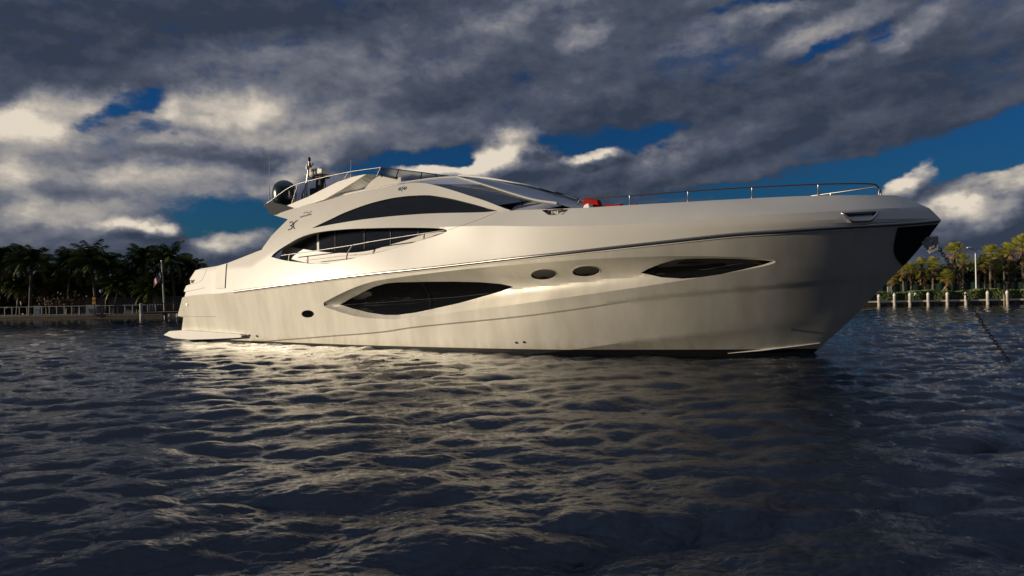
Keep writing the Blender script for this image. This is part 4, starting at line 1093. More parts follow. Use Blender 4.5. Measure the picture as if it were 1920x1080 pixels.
def build_water():
    WIND = math.radians(WIND_DEG)
    t1 = wave_tile(47.0, 768, 2.7, 0.35, 7.0, SLOPE_A, WIND, 6.0, 3)
    t2 = wave_tile(13.7, 1024, 0.8, 0.045, 1.3, SLOPE_B, WIND + 0.3, 2.5, 5, 3.3)
    r = [0.7]
    while r[-1] < 150: r.append(r[-1] * (1.03 if r[-1] < 3 else 1.0042 if r[-1] < 14 else 1.0065 if r[-1] < 70 else 1.012))
    r = np.array(r)
    th = np.radians(np.r_[np.linspace(-100, -50, 120)[:-1], np.linspace(-50, 50, 800), np.linspace(50, 100, 120)[1:]])
    R_, T_ = np.meshgrid(r, th, indexing='ij')
    x, y = R_ * np.sin(T_), R_ * np.cos(T_)
    nr, nth = x.shape
    dr = np.gradient(r)[:, None]
    h = np.zeros_like(x); dx = np.zeros_like(x); dy = np.zeros_like(x)
    c, s = math.cos(0.4), math.sin(0.4)
    calm = 1 - 0.35 * sstep(18, 40, y)
    for (tile, L, rot, ampl, ch) in ((t1, 47.0, 0.0, 1.0, 1.35), (t2, 13.7, 0.4, 1.0, 1.1)):
        xx, yy = (x, y) if rot == 0 else (x * c - y * s, x * s + y * c)
        a, b, d = sample(tile, L, xx, yy)
        if rot: b, d = b * c + d * s, -b * s + d * c
        # gusts: patches of rougher and calmer water
        g = 1.0
        if rot:
            g = 0.75 + 0.5 * (0.5 + 0.5 * np.sin(0.33 * x + 0.21 * y + 1.3 * np.sin(0.17 * y))) * (0.5 + 0.5 * np.sin(0.27 * y - 0.15 * x + 0.8))*1.6
        h += a * ampl * calm * g; dx += b * ampl * ch * calm * g; dy += d * ampl * ch * calm * g
    V = np.stack([x + dx, y + dy, h], -1).reshape(-1, 3)
    idx = np.arange(nr * nth).reshape(nr, nth)
    F = np.stack([idx[:-1, :-1], idx[:-1, 1:], idx[1:, 1:], idx[1:, :-1]], -1).reshape(-1, 4)[:, ::-1]
    # the open sheet under and round it, out to the horizon
    b0 = len(V)
    far = np.array([(-6000, -6000, -0.40), (6000, -6000, -0.40), (6000, 6000, -0.40), (-6000, 6000, -0.40)], float)
    V = np.vstack([V, far]); F = np.vstack([F, [[b0, b0 + 1, b0 + 2, b0 + 3]]])
    me = bpy.data.meshes.new('water')
    me.vertices.add(len(V)); me.vertices.foreach_set('co', V.ravel())
    me.loops.add(F.size); me.loops.foreach_set('vertex_index', F.ravel())
    me.polygons.add(len(F)); me.polygons.foreach_set('loop_start', np.arange(0, F.size, 4)); me.polygons.foreach_set('loop_total', np.full(len(F), 4))
    me.update(calc_edges=True); me.validate()
    me.shade_smooth()
    m = mat('sea_water', (0.003, 0.009, 0.020), 0.03, 0, 0, 0.72)
    nt = m.node_tree; b = nt.nodes['Principled BSDF']
    b.inputs['IOR'].default_value = 1.33
    tc = N(nt, 'ShaderNodeTexCoord')
    mp = N(nt, 'ShaderNodeMapping'); mp.inputs['Scale'].default_value = (1.0, 1.6, 1)
    mp.inputs['Rotation'].default_value = (0, 0, 0.35)
    nt.links.new(tc.outputs['Object'], mp.inputs[0])
    n1 = N(nt, 'ShaderNodeTexNoise'); n1.inputs['Scale'].default_value = 9.0; n1.inputs['Detail'].default_value = 5; n1.inputs['Roughness'].default_value = 0.6; n1.inputs['Distortion'].default_value = 0.4
    nt.links.new(mp.outputs[0], n1.inputs['Vector'])
    bp = N(nt, 'ShaderNodeBump'); bp.inputs['Strength'].default_value = 0.4; bp.inputs['Distance'].default_value = 0.03
    nt.links.new(n1.outputs['Fac'], bp.inputs['Height']); nt.links.new(bp.outputs[0], b.inputs['Normal'])
    me.materials.append(m)
    o = bpy.data.objects.new('water', me); COL.objects.link(o)
    tag(o, 'dark choppy blue water across the whole foreground', 'water', None, 'structure')
WIND_DEG = 104.0; SLOPE_A = 0.18; SLOPE_B = 0.135
build_water()

# ------------------------------------------------------------------ shores
def shore_y(x): return 70.5 - 0.08 * x
M_GROUND = mat('shore_grass', (0.05, 0.06, 0.02), 0.9)
vary(M_GROUND, (0.035, 0.045, 0.015), (0.10, 0.09, 0.04), 0.5)
M_CONC = mat('seawall_concrete', (0.16, 0.14, 0.11), 0.85); vary(M_CONC, (0.05, 0.045, 0.038), (0.11, 0.095, 0.075), 1.5, (1, 1, 3))
M_OLDWOOD = mat('tarred_timber', (0.10, 0.065, 0.03), 0.85); vary(M_OLDWOOD, (0.03, 0.02, 0.012), (0.10, 0.065, 0.035), 3, (1, 1, 3))
M_SUNWOOD = mat('sunlit_timber', (0.24, 0.16, 0.07), 0.85); vary(M_SUNWOOD, (0.14, 0.09, 0.035), (0.34, 0.24, 0.11), 2.0, (1, 1, 3))  # lighter copy of the old timber with sunlight put into its colour
M_BEAM = mat('whitewashed_beam', (0.78, 0.74, 0.66), 0.7); vary(M_BEAM, (0.62, 0.57, 0.48), (0.82, 0.78, 0.70), 2.0)
M_PILE = mat('pale_piling', (0.45, 0.40, 0.32), 0.8); vary(M_PILE, (0.34, 0.29, 0.22), (0.52, 0.47, 0.40), 5, (1, 1, 0.4))
M_WPAINT = mat('white_painted_metal', (0.62, 0.62, 0.62), 0.5)
M_GREYPAINT = mat('weathered_grey_paint', (0.27, 0.28, 0.29), 0.7)
M_TRUNK = mat('palm_bark', (0.20, 0.16, 0.11), 0.9); vary(M_TRUNK, (0.06, 0.045, 0.03), (0.16, 0.125, 0.08), 3, (1, 1, 6))
M_FROND = mat('coconut_leaf', (0.03, 0.05, 0.008), 0.7, 0, 0, 0.12); vary(M_FROND, (0.022, 0.045, 0.005), (0.095, 0.11, 0.012), 0.9)
M_FROND_OLD = mat('yellowing_leaf', (0.16, 0.13, 0.03), 0.6)
M_FAN = mat('fan_leaf', (0.07, 0.10, 0.015), 0.45); vary(M_FAN, (0.14, 0.17, 0.012), (0.36, 0.31, 0.03), 1.3)
M_DEAD = mat('dead_leaf', (0.22, 0.13, 0.045), 0.8); vary(M_DEAD, (0.14, 0.08, 0.03), (0.28, 0.17, 0.06), 2)
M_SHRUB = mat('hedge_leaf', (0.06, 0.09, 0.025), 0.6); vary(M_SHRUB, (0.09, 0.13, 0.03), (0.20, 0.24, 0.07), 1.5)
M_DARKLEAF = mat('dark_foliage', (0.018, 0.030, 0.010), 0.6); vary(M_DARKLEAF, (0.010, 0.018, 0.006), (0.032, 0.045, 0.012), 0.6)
GZ = 0.42

# land
xs = np.linspace(-400, 400, 161)
m_ = MB()
A = np.stack([xs, shore_y(xs) + 0.25, np.full(161, GZ)], 1); Bq = np.stack([xs, np.full(161, 190.0), np.full(161, GZ + 0.5)], 1); Cq = np.stack([xs * 6, np.full(161, 3000.0), np.full(161, 3.0)], 1)
strip(m_, Bq, A); strip(m_, Cq, Bq)
tag(m_.build('ground', M_GROUND), 'low grassy shore behind the water', 'ground', None, 'structure')

def wall_run(name, x0, x1, top, m, label, cat, bottom=-1.0, thick=0.5):
    mm = MB()
    n = max(2, int((x1 - x0) / 2))
    X = np.linspace(x0, x1, n)
    for i in range(n - 1):
        a, b = X[i], X[i + 1]; ya, yb = shore_y(a), shore_y(b)
        mm.add([(a, ya, bottom), (b, yb, bottom), (b, yb, top), (a, ya, top), (a, ya + thick, bottom), (b, yb + thick, bottom), (b, yb + thick, top), (a, ya + thick, top)],
               [(0, 1, 2, 3), (3, 2, 6, 7), (5, 4, 7, 6)])
    return mm
lw = wall_run('seawall', -130, -37.6, 0.26, M_CONC, '', '')
o = lw.build('seawall', M_OLDWOOD); tag(o, 'low dark seawall under the pale railing and coconut palms', 'seawall')
capm = MB()
for i in range(60):
    a = -130 + i * 1.54; b = a + 1.53; capm.add([(a, shore_y(a) - .06, .262), (b, shore_y(b) - .06, .262), (b, shore_y(b) - .06, .44), (a, shore_y(a) - .06, .44), (a, shore_y(a) + .6, .44), (b, shore_y(b) + .6, .44)], [(0, 1, 2, 3), (3, 2, 5, 4)])
capm.build('wall_cap', M_CONC, o)
mid = wall_run('seawall', -37.6, 33.0, 0.42, M_CONC, '', '').build('seawall', M_CONC); tag(mid, 'plain seawall on the far shore hidden behind the yacht', 'seawall')
rw = wall_run('seawall', 33.0, 90, 0.30, M_OLDWOOD, '', '').build('seawall', M_SUNWOOD); tag(rw, 'brown timber seawall below the white beam and piles', 'seawall')
for i in range(38):
    mm = MB(); a = 33.6 + i * 1.48; mm.box((a, shore_y(a) - 0.14, 0.13), (0.75, 0.24, 0.26), -0.08)
    mm.build('waling_block', M_OLDWOOD, rw)

# white beam along the piles
mm = MB()
for i in range(24):
    a, b = 33 + i * 2.4, 33 + (i + 1) * 2.4
    p0, p1 = (a, shore_y(a)), (b, shore_y(b))
    mm.box(((a + b) / 2, (p0[1] + p1[1]) / 2 - 0.20, 0.47), (2.39, 0.22, 0.17), math.atan2(p1[1] - p0[1], b - a))
tag(mm.build('timber_beam', M_BEAM), 'long white horizontal beam joining the piles on the sunny shore', 'beam')

pile_m = MB()
pile_m.lathe([(0.145, -1.5), (0.14, 0.0), (0.135, 1.05)], (0, 0, 0), 12)
pile0 = empty('mooring_pile', (PILES[0, 0] * .985, shore_y(PILES[0, 0] * .985) - .36, 0))
pile_m.build('post', M_PILE, pile0, 40)
cp = MB(); cp.lathe([(0.155, 1.05), (0.15, 1.12), (0.09, 1.27), (0.0, 1.34)], (0, 0, 0), 12); cp.build('cap', M_WPAINT, pile0, 40)
ORD = ['first', 'second', 'third', 'fourth', 'fifth', 'sixth', 'seventh', 'eighth', 'ninth', 'tenth', 'eleventh', 'twelfth', 'thirteenth', 'fourteenth', 'fifteenth', 'sixteenth']
for i, p in enumerate(PILES):
    lab = f'{ORD[i]} pale white capped pile counting right from the bow'
    q = pile0 if i == 0 else dup(pile0, (p[0] * .985, shore_y(p[0] * .985) - .36, 0), None, lab)
    sc = [0.92, 0.98, 1, 1, 1.0, 1.03, 1.04, 1.05, 1.06, 1.06][i]
    q.scale = (1, 1, sc)
    tag(q, lab, 'pile', 'piles along the sunny shore')

# hedge: leafy mass along the right shore
def leaf_mass(name, fn, n, size, m, seed, parent=None):
    rg = np.random.default_rng(seed)
    P0 = fn(rg, n)
    d1 = rg.normal(size=(n, 3)); d1 /= np.linalg.norm(d1, axis=1)[:, None]
    d2 = np.cross(d1, rg.normal(size=(n, 3))); d2 /= np.linalg.norm(d2, axis=1)[:, None]
    s = size * rg.uniform(0.6, 1.4, (n, 1))
    V = np.stack([P0 - d1 * s, P0 + d2 * s * 0.45, P0 + d1 * s, P0 - d2 * s * 0.45], 1).reshape(-1, 3)
    F = np.arange(4 * n).reshape(n, 4)
    mm = MB(); mm.add(V, F); return mm.build(name, m, parent)
def hedge_pts(rg, n):
    x = rg.uniform(34.5, 52.2, n); t = rg.uniform(0, 1, n)
    top = 1.38 + 0.10 * np.sin(x * 1.1) + 0.06 * np.sin(x * 4.1) + (x - 36) * 0.006
    dep = rg.uniform(0, 1.3, n)
    onface = rg.uniform(size=n) < 0.7
    dep = np.where(onface, 0.12 * rg.uniform(size=n) + 0.10 * np.sin(x * 2.3), dep)
    z = np.where(onface, GZ + t * (top - GZ), top - 0.14 * rg.uniform(size=n))
    return np.stack([x, shore_y(x) + 0.55 + dep, z], 1)
hd = leaf_mass('hedge', hedge_pts, 16000, 0.075, M_SHRUB, 4)
tag(hd, 'long clipped green hedge above the timber seawall', 'hedge')
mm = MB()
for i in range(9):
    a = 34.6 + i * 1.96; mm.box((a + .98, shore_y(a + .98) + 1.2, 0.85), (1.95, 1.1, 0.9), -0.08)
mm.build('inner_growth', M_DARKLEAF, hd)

# --- palms
def blade(mb, pts, wid, mi=0):
    """flat ribbon along pts with widths wid, lying roughly level"""
    P = np.asarray(pts); n = len(P)
    T = np.gradient(P, axis=0); side_ = np.cross(T, [0, 0, 1.0]); side_ /= np.linalg.norm(side_, axis=1)[:, None] + 1e-9
    w = np.asarray(wid)[:, None] / 2
    V = np.vstack([P - side_ * w, P + side_ * w])
    mb.add(V, [(i, i + 1, n + i + 1, n + i) for i in range(n - 1)], mi)

def coco_crown(seed):
    rg = np.random.default_rng(seed)
    mb = MB()
    nf = 36
    for i in range(nf):
        az = i * 2.399 + rg.uniform(-.25, .25)
        el = math.radians(np.interp(i / nf, [0, 0.25, 0.6, 1], [78, 50, 15, -38]) + rg.uniform(-10, 10))
        L = rg.uniform(2.0, 2.7)
        droop = rg.uniform(0.9, 1.35)
        h = np.array([math.cos(az), math.sin(az), 0]) + np.array([-0.35, -0.05, 0])     # the wind leans everything left
        h /= np.linalg.norm(h)
        pts = [np.zeros(3)]; a = el
        for k in range(12):
            pts.append(pts[-1] + (h * math.cos(a) + np.array([0, 0, math.sin(a)])) * L / 12)
            a -= droop / 12 * (0.5 + k / 8)
        pts = np.array(pts)
        old = 1 if i > nf - 4 else 0
        mb.tube(pts, np.linspace(0.028, 0.006, 13), 4, old, cap=False)
        sdir = np.cross(h, [0, 0, 1.0])
        nl = 22
        for k in range(nl):
            t = 0.14 + 0.86 * k / nl
            p = np.array([np.interp(t * 12, range(13), pts[:, c]) for c in range(3)])
            tl = 0.62 * math.sin(math.pi * (0.12 + 0.80 * t)) ** 0.7 * rg.uniform(0.85, 1.1) + 0.05
            tan = pts[min(12, int(t * 12) + 1)] - pts[int(t * 12) - 1 if t * 12 >= 1 else 0]; tan /= np.linalg.norm(tan)
            for s in (1, -1):
                d = sdir * s * 0.85 + tan * 0.55 + np.array([-0.18, 0, -0.30 - 0.5 * rg.uniform()])
                d /= np.linalg.norm(d)
                q1 = p + d * tl * 0.55; q2 = p + d * tl + np.array([-0.04, 0, -0.22 * tl])
                wv = tan * 0.040
                mb.add([p - wv, p + wv, q1 + wv * 0.9, q1 - wv * 0.9, q2], [(0, 1, 2, 3), (3, 2, 4)], old)
    for i in range(7):
        a = i * 0.9; c = np.array([0.16 * math.cos(a), 0.16 * math.sin(a), -0.18 - 0.05 * (i % 3)])
        mb.lathe([(0.0, -0.11), (0.08, -0.06), (0.095, 0.02), (0.05, 0.09), (0.0, 0.10)], c, 8, 1)
    return mb
COCO_V = []
def trunk_mb(h, lean, r0, r1, bend=0.0):
    mb = MB(); t = np.linspace(0, 1, 10)
    x = lean * (t ** 1.6 - 1) + bend * np.sin(math.pi * t)
    pts = np.stack([x, 0 * t, -h + t * h], 1)
    r = np.interp(t, [0, 0.06, 0.2, 1], [r0 * 1.5, r0 * 1.15, r0, r1])
    mb.tube(pts, r, 8)
    return mb
coco_labels = [
 'coconut palm cut by the left picture edge', 'smaller coconut palm just right of the edge palm on the left', 'tall coconut palm with fronds blown left, third from the left edge',
 'low round coconut palm in the gap before the two tallest left palms', 'left one of the two tallest middle palms over the railing', 'right one of the two tallest middle palms over the railing',
 'coconut palm with an upright spear frond right of the two tallest palms', 'drooping coconut palm left of the flagpole pair', 'open crowned coconut palm left of the flagpole',
 'full crowned coconut palm right behind the flagpole', 'small coconut palm closest to the yacht stern', 'young low palm beside the foot of the flagpole',
 'young low palm behind the round lamp post', 'low dark palm behind the railing below the gap palm', 'low palm near the yellow traffic sign',
 'low palm above the orange flowering shrub', 'low palm under the second palm from the left', 'low palm at the far left edge over the railing', 'dark background palm between the flagpole and the stern',
 'tall coconut palm just outside the left edge', 'second coconut palm outside the left edge']
protos = {}
for i, (x, y, z, s) in enumerate(COCO):
    z = z - 0.75 * s; s = s * 1.08
    kind = i % 4
    lean = [0.5, -0.4, 0.25, -0.7][i % 4]
    if i < 4:
        o = empty('coconut_palm', (x, y, z))
        coco_crown(20 + i).build('crown', [M_FROND, M_FROND_OLD], o)
        trunk_mb(max(z - GZ, 1.5) / s + 0.3, lean, 0.15, 0.10).build('trunk', M_TRUNK, o, 60)
        protos[i] = o
    else:
        src = protos[kind]
        o = empty('coconut_palm', (x, y, z))
        c = [k for k in src.children if k.name.startswith('crown')][0].copy(); COL.objects.link(c); c.parent = o; c.rotation_euler = (0, 0, 0.22 * ((i * 7) % 5 - 2))
        trunk_mb(max(z - GZ, 1.5) / s + 0.3, lean, 0.15, 0.10).build('trunk', M_TRUNK, o, 60)
    o.scale = (s * 1.0,) * 3
    tag(o, coco_labels[i], 'palm tree', 'coconut palms on the left shore')

def sabal_crown(seed):
    rg = np.random.default_rng(seed)
    mb = MB()
    nf = 42
    for i in range(nf):
        t = i / nf
        az = i * 2.399 + rg.uniform(-.2, .2)
        el = math.radians(np.interp(t, [0, 0.3, 0.7, 1], [80, 45, 5, -45]) + rg.uniform(-8, 8))
        dead = 1 if t > 0.90 else 0
        d = np.array([math.cos(az) * math.cos(el), math.sin(az) * math.cos(el), math.sin(el)])
        Lp = rg.uniform(0.42, 0.6)
        base = d * Lp + np.array([0, 0, -0.08 * Lp])
        mb.tube([np.zeros(3), base], [0.02, 0.012], 4, dead, cap=False)
        sd_ = np.cross(d, [0, 0, 1.0]); sd_ /= np.linalg.norm(sd_) + 1e-9
        upv = np.cross(sd_, d)
        R_ = rg.uniform(0.42, 0.58)
        ns = 15
        for k in range(ns):
            a = math.radians(-105 + 210 * k / (ns - 1))
            dd = d * math.cos(a) + sd_ * math.sin(a)
            l1 = R_ * (0.75 + 0.25 * math.cos(a)) * rg.uniform(0.9, 1.08)
            a2 = 0.062
            dl = d * math.cos(a - a2) + sd_ * math.sin(a - a2); dr_ = d * math.cos(a + a2) + sd_ * math.sin(a + a2)
            q = base + dd * l1 + np.array([0, 0, -0.30 * l1]) 
            mb.add([base, base + dl * l1 * 0.55 + upv * 0.02, q, base + dr_ * l1 * 0.55 + upv * 0.02], [(0, 1, 2, 3)], dead)
    for i in range(14):   # hanging dead skirt
        a = i * 2.399; z0 = -0.15 - 0.9 * rg.uniform()
        p = np.array([0.14 * math.cos(a), 0.14 * math.sin(a), z0])
        q = p + np.array([math.cos(a) * 0.30, math.sin(a) * 0.30, -0.45])
        s2 = np.array([-math.sin(a), math.cos(a), 0]) * 0.14
        mb.add([p, (p + q) / 2 - s2, q, (p + q) / 2 + s2], [(0, 1, 2, 3)], 1)
    return mb
sab_labels = ['tall fan palm with a kinked slanting trunk left of the lamp post', 'first low fan palm right of the yacht stem', 'slim fan palm behind the second pile',
 'bushy fan palm standing over the third pile', 'fan palm with a straight bare trunk over the fourth pile', 'short fan palm with a low wide crown behind the fifth pile',
 'fan palm half hidden by the slanting trunk palm', 'fan palm beside the lamp post on its left', 'tall fan palm rising right of the lamp post arm', 'fan palm with brown skirt right against the lamp post',
 'fan palm under the tall palm right of the lamp', 'fan palm in the row before the big right edge palm', 'leafy fan palm left of the big right edge palm', 'biggest fan palm at the right picture edge',
 'short fan palm peeping out beside the hull', 'low fan palm between the third and fourth piles', 'low fan palm below the big right edge palm', 'fan palm just outside the right edge', 'second fan palm outside the right edge']
sprot = {}
for i, (x, y, z, s) in enumerate(SABAL):
    kind = i % 4
    o = empty('fan_palm', (x, y, z))
    if i < 4:
        c = sabal_crown(60 + i).build('crown', [M_FAN, M_DEAD], o); sprot[i] = c
    else:
        c = sprot[kind].copy(); COL.objects.link(c); c.parent = o; c.rotation_euler = (0, 0, i * 1.3)
    hh = max(z - GZ, 1.2) / (s * 1.18) + 0.3
    if i == 0:
        mb = MB(); mb.tube([(1.05, 0, -hh), (0.55, 0, -hh * 0.62), (0.10, 0, -hh * 0.38), (0.02, 0, -hh * 0.2), (0, 0, 0)], [0.10, 0.09, 0.09, 0.09, 0.08], 8); mb.build('trunk', M_TRUNK, o, 60)
    else:
        trunk_mb(hh, [0.1, -0.12, 0.05, -0.05][kind], 0.12, 0.105).build('trunk', M_TRUNK, o, 60)
    o.scale = (s * 1.18,) * 3
    tag(o, sab_labels[i], 'palm tree', 'fan palms on the right shore')

# dense growth behind the palms
def belt(x0, x1, y0, y1, hmin, hmax, seed):
    def fn(rg, n):
        x = rg.uniform(x0, x1, n); y = rg.uniform(y0, y1, n)
        top = hmin + (hmax - hmin) * (0.5 + 0.25 * np.sin(x * 0.55 + seed) + 0.15 * np.sin(x * 1.7 + 2 * seed) + 0.10 * np.sin(x * 4.1))
        return np.stack([x, y, GZ + (top - GZ) * rg.uniform(0, 1, n) ** 0.7], 1)
    return fn
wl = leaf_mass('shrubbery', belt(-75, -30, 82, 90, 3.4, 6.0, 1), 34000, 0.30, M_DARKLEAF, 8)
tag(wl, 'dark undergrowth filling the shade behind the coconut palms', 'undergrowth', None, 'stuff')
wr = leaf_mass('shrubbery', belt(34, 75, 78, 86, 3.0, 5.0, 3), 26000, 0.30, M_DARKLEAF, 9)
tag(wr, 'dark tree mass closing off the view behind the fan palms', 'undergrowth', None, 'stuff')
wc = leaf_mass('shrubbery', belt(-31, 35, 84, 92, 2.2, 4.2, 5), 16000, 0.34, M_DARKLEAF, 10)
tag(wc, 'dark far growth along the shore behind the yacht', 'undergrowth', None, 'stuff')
def orange_pts(rg, n):
    return np.stack([rg.normal(-50.4, 1.3, n), rg.normal(76.5, .5, n), GZ + 0.8 + np.abs(rg.normal(0, .55, n))], 1)
M_ORANGE = mat('orange_blossom', (0.22, 0.075, 0.02), 0.7); vary(M_ORANGE, (0.02, 0.025, 0.008), (0.16, 0.05, 0.012), 2.5)
oc = leaf_mass('flowering_shrub', orange_pts, 1500, 0.11, M_ORANGE, 12)
tag(oc, 'low orange flowering shrub behind the pale railing', 'shrub')

# --- left shore: railing, wall, sign, lamp, pier, flag
x0, x1 = -62.0, -37.9
rl_o = empty('railing', (x0, shore_y(x0) + 0.25, GZ)); tag(rl_o, 'pale grey metal railing along the dark left seawall', 'railing')
L_ = math.hypot(x1 - x0, shore_y(x1) - shore_y(x0)); rl_o.rotation_euler = (0, 0, math.atan2(shore_y(x1) - shore_y(x0), x1 - x0))
mm = MB(); mm.box((L_ / 2, 0, 1.0), (L_, 0.06, 0.05)); mm.build('top_rail', M_GREYPAINT, rl_o)
mm = MB(); mm.box((L_ / 2, 0, 0.12), (L_, 0.03, 0.03)); mm.build('bottom_rail', M_GREYPAINT, rl_o)
pm = MB(); pm.box((0, 0, 0.5), (0.075, 0.075, 1.0)); pz = pm.build('post', M_GREYPAINT, rl_o)
for i in range(1, int(L_ / 0.87) + 1):
    c = pz.copy(); COL.objects.link(c); c.parent = rl_o; c.location = (i * 0.87, 0, 0)
def cabinet(px, lab, w=0.75):
    mm = MB(); y = shore_y(px) + 0.95
    mm.box((px, y, GZ + 0.52), (w, 0.45, 1.0)); mm.box((px, y, GZ + 1.05), (w + .08, 0.52, 0.06))
    for s in (-1, 1): mm.box((px + s * w * .35, y, GZ + 0.0), (0.1, 0.4, 0.12))
    o = mm.build('utility_box', M_GREYPAINT); bevel(o, 0.015)
    d = MB(); d.box((px, y - 0.235, GZ + 0.55), (w * .8, 0.02, 0.75)); d.build('door', M_GREYPAINT, o)
    return tag(o, lab, 'box', 'pale utility boxes behind the railing')
cabinet(-52.4, 'pale utility box behind the left part of the railing', 0.6)
cabinet(-46.1, 'wide pale utility box behind the railing near the traffic sign', 1.1)
cabinet(-39.6, 'pale utility box at the right end of the railing by the pier', 0.55)
M_WALL = mat('beige_render', (0.30, 0.28, 0.24), 0.85); vary(M_WALL, (0.20, 0.18, 0.16), (0.27, 0.25, 0.22), 0.7)
mm = MB(); mm.box((-46.0, 81.3, 1.25), (19.0, 0.3, 2.0)); gw = mm.build('garden_wall', M_WALL); tag(gw, 'low beige wall seen between the coconut palm trunks', 'wall')
mm = MB(); mm.box((-46.0, 81.3, 2.30), (19.2, 0.45, 0.10)); mm.build('coping', M_WALL, gw)
mm = MB()
for i in range(8): mm.box((-54.5 + i * 2.4, 81.12, 1.25), (0.3, 0.10, 1.98))
mm.build('pilaster', M_WALL, gw)
# small pale house behind the first palms
M_YEL = mat('ochre_render', (0.42, 0.28, 0.08), 0.85)
hs = empty('house', (-58.5, 85.5, GZ)); tag(hs, 'small ochre house half hidden behind the leftmost palms', 'house')
mm = MB(); mm.box((0, 0, 1.0), (6.0, 3.0, 2.0)); mm.build('wall', M_YEL, hs)
mm = MB(); mm.add([(-3.3, -1.8, 2.0), (3.3, -1.8, 2.0), (3.3, 1.8, 2.0), (-3.3, 1.8, 2.0), (-3.3, 0, 2.9), (3.3, 0, 2.9)], [(0, 1, 5, 4), (2, 3, 4, 5), (0, 4, 3), (1, 2, 5)]); mm.build('roof', M_DARK, hs)
for k in (-1.6, 0.9):
    mm = MB(); mm.box((k, -1.52, 1.0), (0.9, 0.05, 1.0)); mm.build('window', M_GLASS, hs)
# yellow sign
px, py, pz_ = MISC[5]
sg = empty('traffic_sign', (px, py, GZ)); tag(sg, 'small yellow orange sign on a post behind the railing', 'sign')
M_SIGN = mat('yellow_sign_paint', (0.75, 0.33, 0.02), 0.45)
mm = MB(); mm.tube([(0, 0, -0.2), (0, 0, 2.1)], 0.04, 8); mm.build('post', M_DARKPOST, sg)
mm = MB(); mm.box((0, -0.06, 1.75), (0.34, 0.03, 0.34)); mm.box((0, -0.06, 1.32), (0.34, 0.03, 0.34)); bevel(mm.build('sign_plate', M_SIGN, sg), 0.01)
# globe lamp
px, py, pz_ = MISC[6]
lp = empty('lamp_post', (px, py, GZ)); tag(lp, 'dark lamp post with a white globe among the coconut palms', 'lamp post')
mm = MB(); mm.tube([(0, 0, -0.1), (0, 0, 0.3), (0, 0, pz_ - GZ - 0.15)], [0.09, 0.05, 0.04], 8); mm.build('pole', M_DARKPOST, lp)
mm = MB(); mm.lathe([(0.06, -0.20), (0.14, -0.12), (0.19, 0.0), (0.15, 0.13), (0.0, 0.19)], (0, 0, pz_ - GZ), 14); mm.build('lamp_globe', M_GREYPAINT, lp, 60)

# pier
pr = empty('pier', (-36.6, 70.3, 0)); tag(pr, 'wooden pier with railing beside the yacht stern', 'pier')
mm = MB(); mm.box((2.0, 0.5, 0.62), (5.6, 5.0, 0.16)); mm.build('deck', M_OLDWOOD, pr)
for (dx_, dy_, h_) in ((-0.45, -2.15, 1.62), (1.5, -2.0, 0.54), (2.35, -2.0, 0.54), (3.1, -2.0, 0.54), (3.9, -2.0, 0.54), (-0.3, 2.3, 0.54), (2.2, 2.3, 0.54), (4.4, 2.3, 0.54)):
    mm = MB(); mm.lathe([(0.14, -1.4), (0.14, h_ - 0.06), (0.08, h_)], (dx_, dy_, 0), 10); mm.build('pile', M_PILE, pr, 40)
mm = MB(); mm.lathe([(0.16, -0.35), (0.20, -0.2), (0.20, 0.18), (0.16, 0.30)], (-0.28, -2.35, 0.25), 10); mm.build('fender', M_PILE, pr, 40)
mm = MB(); mm.box((2.1, -1.95, 1.53), (4.7, 0.10, 0.10)); mm.box((2.1, -1.95, 0.82), (4.7, 0.06, 0.06)); mm.build('handrail', M_BLACK, pr)
bm_ = MB(); bm_.box((0, -1.95, 1.16), (0.06, 0.05, 0.66)); b0 = bm_.build('baluster', M_OLDWOOD, pr)
for i in range(1, 17):
    c = b0.copy(); COL.objects.link(c); c.parent = pr; c.location = (-0.1 + i * 0.27, 0, 0)
# pale pickets on the pier's far side
pk_o = empty('picket_fence', (-35.4, 74.4, 0.70)); tag(pk_o, 'row of white round topped pickets behind the pier handrail', 'fence')
pk = MB(); pk.lathe([(0.11, -0.2), (0.11, 0.92), (0.13, 0.95), (0.12, 1.06), (0.0, 1.10)], (0, 0, 0), 8); k0 = pk.build('picket', M_WPAINT, pk_o, 40)
for i in range(1, 9):
    c = k0.copy(); COL.objects.link(c); c.parent = pk_o; c.location = (i * 0.36, -0.02 * i, 0)

# flagpole and flag
a, b = MISC[3], MISC[4]
dirv = (a - b) / np.linalg.norm(a - b); base_ = b + dirv * ((GZ - b[2]) / dirv[2])
fp = empty('flagpole', tuple(base_)); tag(fp, 'leaning pale flagpole by the pier', 'flagpole')
topv = a - base_
mm = MB(); mm.tube([(0, 0, -0.2), topv * 0.5, topv], [0.10, 0.085, 0.06], 8); mm.build('pole', M_PILE, fp, 40)
mm = MB(); mm.lathe([(0.0, -0.08), (0.08, -0.03), (0.08, 0.03), (0.0, 0.08)], topv + [0, 0, 0.06], 10); mm.build('finial', M_STEEL, fp, 40)
fl_o = empty('flag', tuple(base_ + topv * 0.80 + np.array([-0.10, -0.05, 0]))); tag(fl_o, 'red and white striped flag with blue canton hanging from the leaning pole', 'flag')
M_FR = mat('flag_red', (0.42, 0.03, 0.035), 0.8); M_FW = mat('flag_white', (0.62, 0.60, 0.58), 0.8); M_FB = mat('flag_blue', (0.03, 0.04, 0.14), 0.8)
def flag_pt(s, t):
    # s along the fly (0 at the pole), t down the hoist; the fly droops in folds
    x = -0.95 * s * 0.85; y = 0.10 * math.sin(s * 7.5 + t) * s - 0.04 * math.sin(s * 13 + 2 * t)
    z = -0.85 * t * (1 - 0.25 * s) - 0.95 * s ** 1.25 + 0.05 * math.sin(s * 9 + t * 2)
    return (x, y, z)
